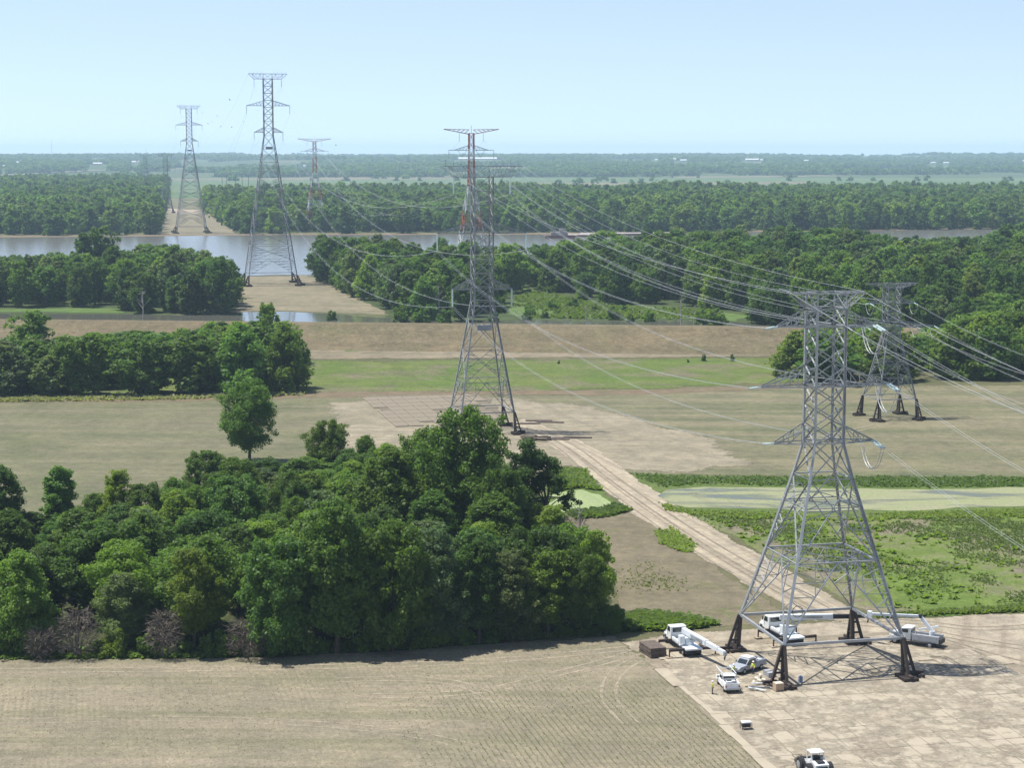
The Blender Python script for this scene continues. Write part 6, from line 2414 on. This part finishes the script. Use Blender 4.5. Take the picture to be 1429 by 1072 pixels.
WEEDX = W([(1160, 820), (1230, 858), (1429, 851), (1480, 848), (1480, 712), (1429, 712), (1160, 718), (1000, 716), (940, 713), (1040, 762)])
tufts('field_weeds', scatter(WEEDX, 9000, 0.07, 0.5, 3, fall=8), 0.27, LEAF_GR, 'patchy green weeds growing over the bare field beside the pond')
tufts('field_weeds', scatter(WEEDX, 500, 0.09, 0.55, 13, fall=8), 0.6, LEAF['light'], 'taller dark weeds standing among the patchy green weeds', 6)
tufts('bank_reeds', scatter(W([(872, 661), (1000, 665), (1429, 666), (1480, 666), (1480, 680), (1300, 682), (1080, 679), (985, 677), (925, 682)]), 3200, 0.05, 0.42, 4), 0.5, LEAF_GR, 'green reeds and grass along the far bank of the pond', 4)
tufts('bank_reeds', scatter(W([(905, 696), (960, 712), (1160, 718), (1429, 711), (1480, 710), (1480, 722), (1160, 728), (985, 724), (930, 714)]), 2400, 0.05, 0.42, 5), 0.45, LEAF_GR, 'green grass along the near bank of the pond', 4)
tufts('bank_reeds', scatter(W([(768, 656), (815, 657), (840, 686), (812, 682), (765, 688)]), 1700, 0.05, 0.2, 6), 0.9, LEAF_GR, 'tall green grass beside the algae pond and the road', 4)
tufts('bank_reeds', scatter(W([(790, 716), (835, 712), (860, 704), (884, 712), (850, 722), (800, 726)]), 1200, 0.05, 0.2, 7), 0.75, LEAF_GR, 'green grass on the near side of the algae pond', 4)
tufts('field_weeds', scatter(W([(905, 735), (935, 730), (975, 762), (960, 775), (920, 760)]), 700, 0.08, 0.45, 8, fall=5), 0.45, LEAF_GR, 'weeds in the fallow patch beside the dirt road', 4)
tufts('field_weeds', scatter(W([(845, 800), (900, 780), (960, 800), (1000, 850), (930, 862), (860, 855)]), 300, 0.06, 0.58, 9, fall=10), 0.22, LEAF_GR, 'thin green weeds in the fallow patch beside the wood', 3)
tufts('verge_grass', scatter(W([(842, 886), (880, 882), (960, 880), (1005, 873), (960, 862), (890, 856), (852, 864)]), 3800, 0.05, 0.1, 10), 0.8, LEAF_GR, 'lush tall grass at the corner of the wood behind the crane truck', 5)
tufts('verge_grass', scatter(W([(-40, 922), (300, 920), (560, 908), (700, 896), (840, 888), (840, 882), (700, 888), (300, 905), (-40, 910)]), 4500, 0.05, 0.3, 11), 0.5, LEAF_GR, 'grass fringe along the front foot of the wood', 4)
tufts('verge_grass', scatter(W([(1215, 864), (1429, 855), (1470, 853), (1470, 842), (1429, 846), (1250, 857)]), 1800, 0.05, 0.25, 12), 0.5, LEAF_GR, 'grass fringe between weedy field and bare yard', 4)
tufts('meadow_grass', scatter(W([(705, 436), (730, 406), (770, 412), (860, 429), (1000, 435), (1040, 446), (880, 446), (740, 444)]), 2600, 0.02, 0.35, 15), 1.5, LEAF['light'], 'tall green growth over the island meadow', 4)
tufts('margin_grass', scatter(W([(-40, 562), (250, 559), (425, 553), (425, 547), (250, 552), (-40, 555)]), 2500, 0.03, 0.3, 16), 0.8, LEAF_DR, 'yellowed grass along the foot of the clump beside the crop field', 3)

# drilled crop: young plants in rows, foreground right
rows = []
for i in range(-10, 140):
    off = -70 + i * 0.76
    for j in range(0, 260):
        s = j * 0.27 + g.uniform(-0.1, 0.1)
        p = NEAR_T + LU * (off - 22.8 + g.uniform(-0.05, 0.05)) + LV * (-50 + s)
        if not inside(p.x, p.y, FORE):
            continue
        px, py = px_of(p.x, p.y, 0)
        if py > 1090 or px < 560:
            continue
        v = vnoise(p.x * 0.06, p.y * 0.06, 21) * 0.6 + vnoise(p.x * 0.25, p.y * 0.25, 22) * 0.4
        right = max(0.0, min(1.0, (px - 560) / 240))
        near = max(0.0, min(1.0, (py - 935) / 60))
        if v * (0.35 + 0.65 * right) * (0.55 + 0.5 * near) < 0.30 + g.uniform(-0.1, 0.1):
            continue
        rows.append((p.x, p.y, 0.03))
print('crop', len(rows))
if len(rows) > 30000:
    rows = g.sample(rows, 30000)
tufts('crop_seedlings', rows, 0.115, LEAF_CR, 'rows of young crop seedlings across the stubble field', 2, cat='crop')
# stalk litter on the stubble
tufts('stubble_straw', scatter(FORE, 16000, 0.05, 0.25, 31), 0.085, paint('pale_straw', (0.31, 0.265, 0.185), 0.9), 'pale straw stubble scattered over the foreground field', 2, cat='stubble')

# ------------------------------------------------------------------ river traffic, buildings, masts, birds
RUSTB = paint('barge_rust', (0.16, 0.09, 0.06), 0.7)
BARGEC = paint('barge_cover_white', (0.30, 0.26, 0.23), 0.5)


def boat_at(px, py):
    x, y = G(px, py)
    return x, y


def barge(px, py, L, label, rz=0.03):
    x, y = boat_at(px, py)
    r = empty('barge', (x, y, 0.0), rz)
    tag(r, label, 'barge', 'covered barges of the tow')
    h = MB()
    h.prism([(-L / 2, 1.0), (-L / 2 + 3, 0.0), (L / 2 - 3, 0.0), (L / 2, 1.0), (L / 2, 1.3), (-L / 2, 1.3)], -5, 5)
    h.build('hull', RUSTB, r)
    c = MB()
    n = int(L / 6)
    for i in range(n):
        x0 = -L / 2 + 2 + (L - 4) * i / n
        x1 = x0 + (L - 4) / n - 0.1
        c.add([(x0, -4.3, 1.3), (x1, -4.3, 1.3), (x1, -4.3, 1.6), (x0, -4.3, 1.6), (x0, 0, 2.3), (x1, 0, 2.3), (x0, 4.3, 1.6), (x1, 4.3, 1.6), (x0, 4.3, 1.3), (x1, 4.3, 1.3)],
              [(0, 1, 2, 3), (3, 2, 5, 4), (4, 5, 7, 6), (6, 7, 9, 8), (0, 3, 4, 6, 8), (1, 9, 7, 5, 2), (0, 8, 9, 1)])
    c.build('hatch_cover', BARGEC, r)


for px, py, L in [(832, 328.4, 32), (858, 328.2, 32), (886, 328.0, 32), (914, 327.8, 28)]:
    barge(px, py, L, 'white-covered barge in the tow moored along the far shore')
x, y = boat_at(782, 332.4)
r = empty('towboat', (x, y, 0), 0.05)
tag(r, 'small towboat with white deckhouse pushing near the barges on the river', 'boat')
MB().prism([(-13, 1.6), (-12, 0), (10, 0), (14, 2.0), (14, 2.6), (-13, 2.4)], -4, 4).build('hull', RUSTB, r)
MB().prism([(-8, 2.5), (6, 2.5), (6, 5.2), (-8, 5.2)], -3, 3).build('deckhouse', BARGEC, r)
MB().prism([(-1, 5.2), (4, 5.2), (4.6, 8.0), (-1, 8.0)], -2, 2).build('wheelhouse', BARGEC, r)
MB().box((-5, 1.5, 6.2), (1.0, 1.0, 2.0)).box((-5, -1.5, 6.2), (1.0, 1.0, 2.0)).build('funnel', BLACK, r)
barge(802, 330.0, 30, 'short white barge lying between the towboat and the tow')

ROOFW = paint('white_metal_roof', (0.6, 0.61, 0.6), 0.4)
WALLW = paint('white_siding', (0.45, 0.45, 0.43), 0.7)
ROOFG = paint('grey_roof', (0.3, 0.3, 0.3), 0.7)


def gable(px, py, L, Wd, wall_h, roof_h, label, rz=0.0, roof=None, z=None, name='barn', group=None):
    x, y = G(px, py) if z is None else (px, py)
    zz = hill_z(x, y) + 0.2 if z is None or z == 'hill' else z
    r = empty(name, (x, y, zz), rz)
    tag(r, label, 'building', group)
    MB().box((0, 0, wall_h / 2 - 1.5), (L, Wd, wall_h + 3)).build('wall', WALLW, r)
    m = MB()
    o = 0.6
    m.add([(-L / 2 - o, -Wd / 2 - o, wall_h), (L / 2 + o, -Wd / 2 - o, wall_h), (L / 2 + o, 0, wall_h + roof_h), (-L / 2 - o, 0, wall_h + roof_h), (-L / 2 - o, Wd / 2 + o, wall_h), (L / 2 + o, Wd / 2 + o, wall_h)],
          [(0, 1, 2, 3), (3, 2, 5, 4), (0, 3, 4), (1, 5, 2), (0, 4, 5, 1)])
    m.build('roof', roof or ROOFW, r)
    MB().box((0, -Wd / 2 - 0.1, wall_h * 0.35), (min(6, L * 0.2), 0.25, wall_h * 0.7)).build('door', ROOFG, r)
    for s in (-1, 1):
        MB().box((s * L * 0.3, -Wd / 2 - 0.1, wall_h * 0.55), (min(3, L * 0.1), 0.2, wall_h * 0.3)).build('window', GLASS, r)


def hx(px, y):
    return (px - 714.5) / LENS_PX * y


gable(hx(667, 8300), 8300, 170, 50, 6, 6, 'very long white-roofed shed behind the head of the suspension tower', 0.0, z='hill')
gable(hx(1047, 8600), 8600, 60, 26, 7, 5, 'long white barn on the far ridge above the grain bins', 0.05, z='hill')
gable(hx(1061, 8500), 8500, 14, 12, 6, 4, 'small white shed beside the long white ridge barn', 0.05, z='hill')
for px, yy, L, lab in [(1122, 8900, 26, 'white farmhouse on the far ridge beyond the grain bins'), (1298, 8400, 26, 'white farmhouse on the ridge above the wooded bluff'), (1316, 8300, 30, 'white shed beside the ridge farmhouse above the wooded bluff'),
                       (952, 7900, 34, 'white farm shed on the upland fields near the ridge barn'), (940, 8100, 20, 'small white farmhouse beside the upland farm shed'), (915, 8600, 22, 'tiny white house on the far upland fields'),
                       (190, 7600, 22, 'white house on the hill behind the hazy tower'), (198, 7650, 14, 'white outbuilding beside the hill house behind the hazy tower'), (29, 7800, 30, 'white-roofed shed on the hill above the gravel road'),
                       (9, 6300, 24, 'white-roofed shed at the foot of the hill beside the gravel road'), (427, 7200, 26, 'white-roofed building on the hill behind the far red and white tower'), (140, 7000, 40, 'pale shed in the clearing on the hill'),
                       (1425, 8600, 24, 'white shed at the end of the wooded ridge')]:
    gable(hx(px, yy), yy, L * 0.8, 12, 4, 4, lab, 0.2, z='hill', name='farm_building')
# grain bins and elevator tower
for k, (px, lab) in enumerate([(993, 'white cone-roofed grain bin nearest the long field edge'), (999, 'middle white cone-roofed grain bin of three'), (1005.5, 'white cone-roofed grain bin beside the low shed')]):
    x, y = G(px, 242.3)
    r = empty('grain_bin', (x, y, hill_z(x, y)))
    tag(r, lab, 'grain bin', 'grain bins on the far plain')
    MB().tube([(0, 0, -1), (0, 0, 11)], 7.5, 20).build('bin_wall', WALLW, r, smooth=False)
    MB().tube([(0, 0, 11), (0, 0, 15.5), (0, 0, 16.2)], [7.9, 1.2, 0.9], 20).build('bin_roof', ROOFW, r)
x, y = G(1025, 242)
gable(x, y, 34, 14, 6, 4, 'low white shed beside the grain bins on the plain', z=0.0, name='farm_building')
x, y = G(1097, 242.5)
r = empty('grain_elevator', (x, y, 0))
tag(r, 'tall pale grain elevator tower on the far plain', 'tower')
MB().box((0, 0, 13), (11, 11, 28)).build('shaft', paint('concrete_silo', (0.6, 0.57, 0.5), 0.8), r)
MB().box((0, 0, 28.6), (8, 8, 4)).build('headhouse', WALLW, r)
MAST = paint('mast_steel', (0.35, 0.36, 0.38), 0.6)
for px, yy, hgt, lab in [(77, 9800, 95, 'thin radio mast on the hill skyline'), (179, 9000, 36, 'short mast on the skyline beyond the far forest'), (208, 9200, 42, 'second short mast on the skyline beside the hazy tower')]:
    x = hx(px, yy)
    z = hill_z(x, yy)
    r = empty('radio_mast', (x, yy, z))
    tag(r, lab, 'mast')
    MB().tube([(0, 0, -2), (0, 0, hgt)], [1.2, 0.7], 5).build('mast_pole', MAST, r)
    MB().bar((-2, 0, hgt - 6), (2, 0, hgt - 6), 0.6).build('antenna_bar', MAST, r)
for i, px in enumerate([310, 316, 329, 338, 347]):
    x, y = G(px, 262)
    r = empty('utility_pole', (x, y, 0))
    tag(r, 'far utility pole standing in the green plain behind the river towers', 'pole', 'utility poles on the plain')
    MB().tube([(0, 0, -0.5), (0, 0, 24)], [0.7, 0.5], 6).build('pole_shaft', BARK, r)
    MB().bar((-4, 0, 22), (4, 0, 22), 0.5).build('pole_arm', BARK, r)

# turkey vultures wheeling over the river
BIRD = paint('dark_plumage', (0.03, 0.027, 0.025), 0.8)


def bird(px, py, Y, rz, bank):
    x = (px - 714.5) / LENS_PX * Y
    z = row_height(Y, py)
    r = empty('soaring_bird', (x, Y, z), rz)
    r.rotation_euler = (bank, 0, rz)
    tag(r, 'dark soaring bird in the sky among the river crossing towers', 'bird', 'birds circling over the river')
    m = MB()
    m.tube([(-0.38, 0, 0), (-0.25, 0, 0.01), (0, 0, 0.0), (0.22, 0, 0.03), (0.34, 0, 0.06), (0.42, 0, 0.04)], [0.03, 0.09, 0.12, 0.09, 0.05, 0.01], 8)
    for s in (-1, 1):
        pts = [(0.16, s * 0.06, 0.02), (0.2, s * 0.45, 0.12), (0.12, s * 0.9, 0.22), (-0.08, s * 0.95, 0.23), (-0.16, s * 0.45, 0.1), (-0.16, s * 0.06, 0.0)]
        n = len(pts)
        m.add(pts + [(a, b, c - 0.03) for a, b, c in pts], [tuple(range(n)), tuple(range(2 * n - 1, n - 1, -1))] + [(k, (k + 1) % n, (k + 1) % n + n, k + n) for k in range(n)])
    m.add([(-0.3, -0.06, 0), (-0.3, 0.06, 0), (-0.62, 0.14, 0.0), (-0.62, -0.14, 0.0), (-0.3, 0, -0.03)], [(0, 1, 2, 3), (0, 4, 1), (1, 4, 2), (2, 4, 3), (3, 4, 0)])
    m.build('body', BIRD, r)


g = random.Random(55)
for px, py in [(325, 139), (287, 157), (307.5, 161.5), (299, 169.5), (294.5, 172.5), (312, 176.5), (327, 177.5), (383, 127.5), (363, 153.5), (344, 170), (259, 163), (471, 202.5), (678, 198)]:
    bird(px, py, g.uniform(1000, 1350), g.uniform(0, 6.28), g.uniform(-0.7, 0.7))

# ------------------------------------------------------------------ summer haze
hz = MB()
hz.box((0, 7650, 64.0), (19000, 15900, 132.0))
hv_ = NT('summer_haze')
for nd in list(hv_.t.nodes):
    if nd.type == 'BSDF_PRINCIPLED':
        hv_.t.nodes.remove(nd)
vol = hv_.n('ShaderNodeVolumePrincipled')
vol.inputs['Color'].default_value = (0.60, 0.81, 1.0, 1)
vol.inputs['Density'].default_value = 7.4e-5
vol.inputs['Anisotropy'].default_value = 0.1
hv_.l(vol.outputs[0], hv_.out.inputs['Volume'])
ho = hz.build('haze', hv_.m)
tag(ho, 'thin bluish summer haze hanging over the whole valley', 'haze', kind='stuff')
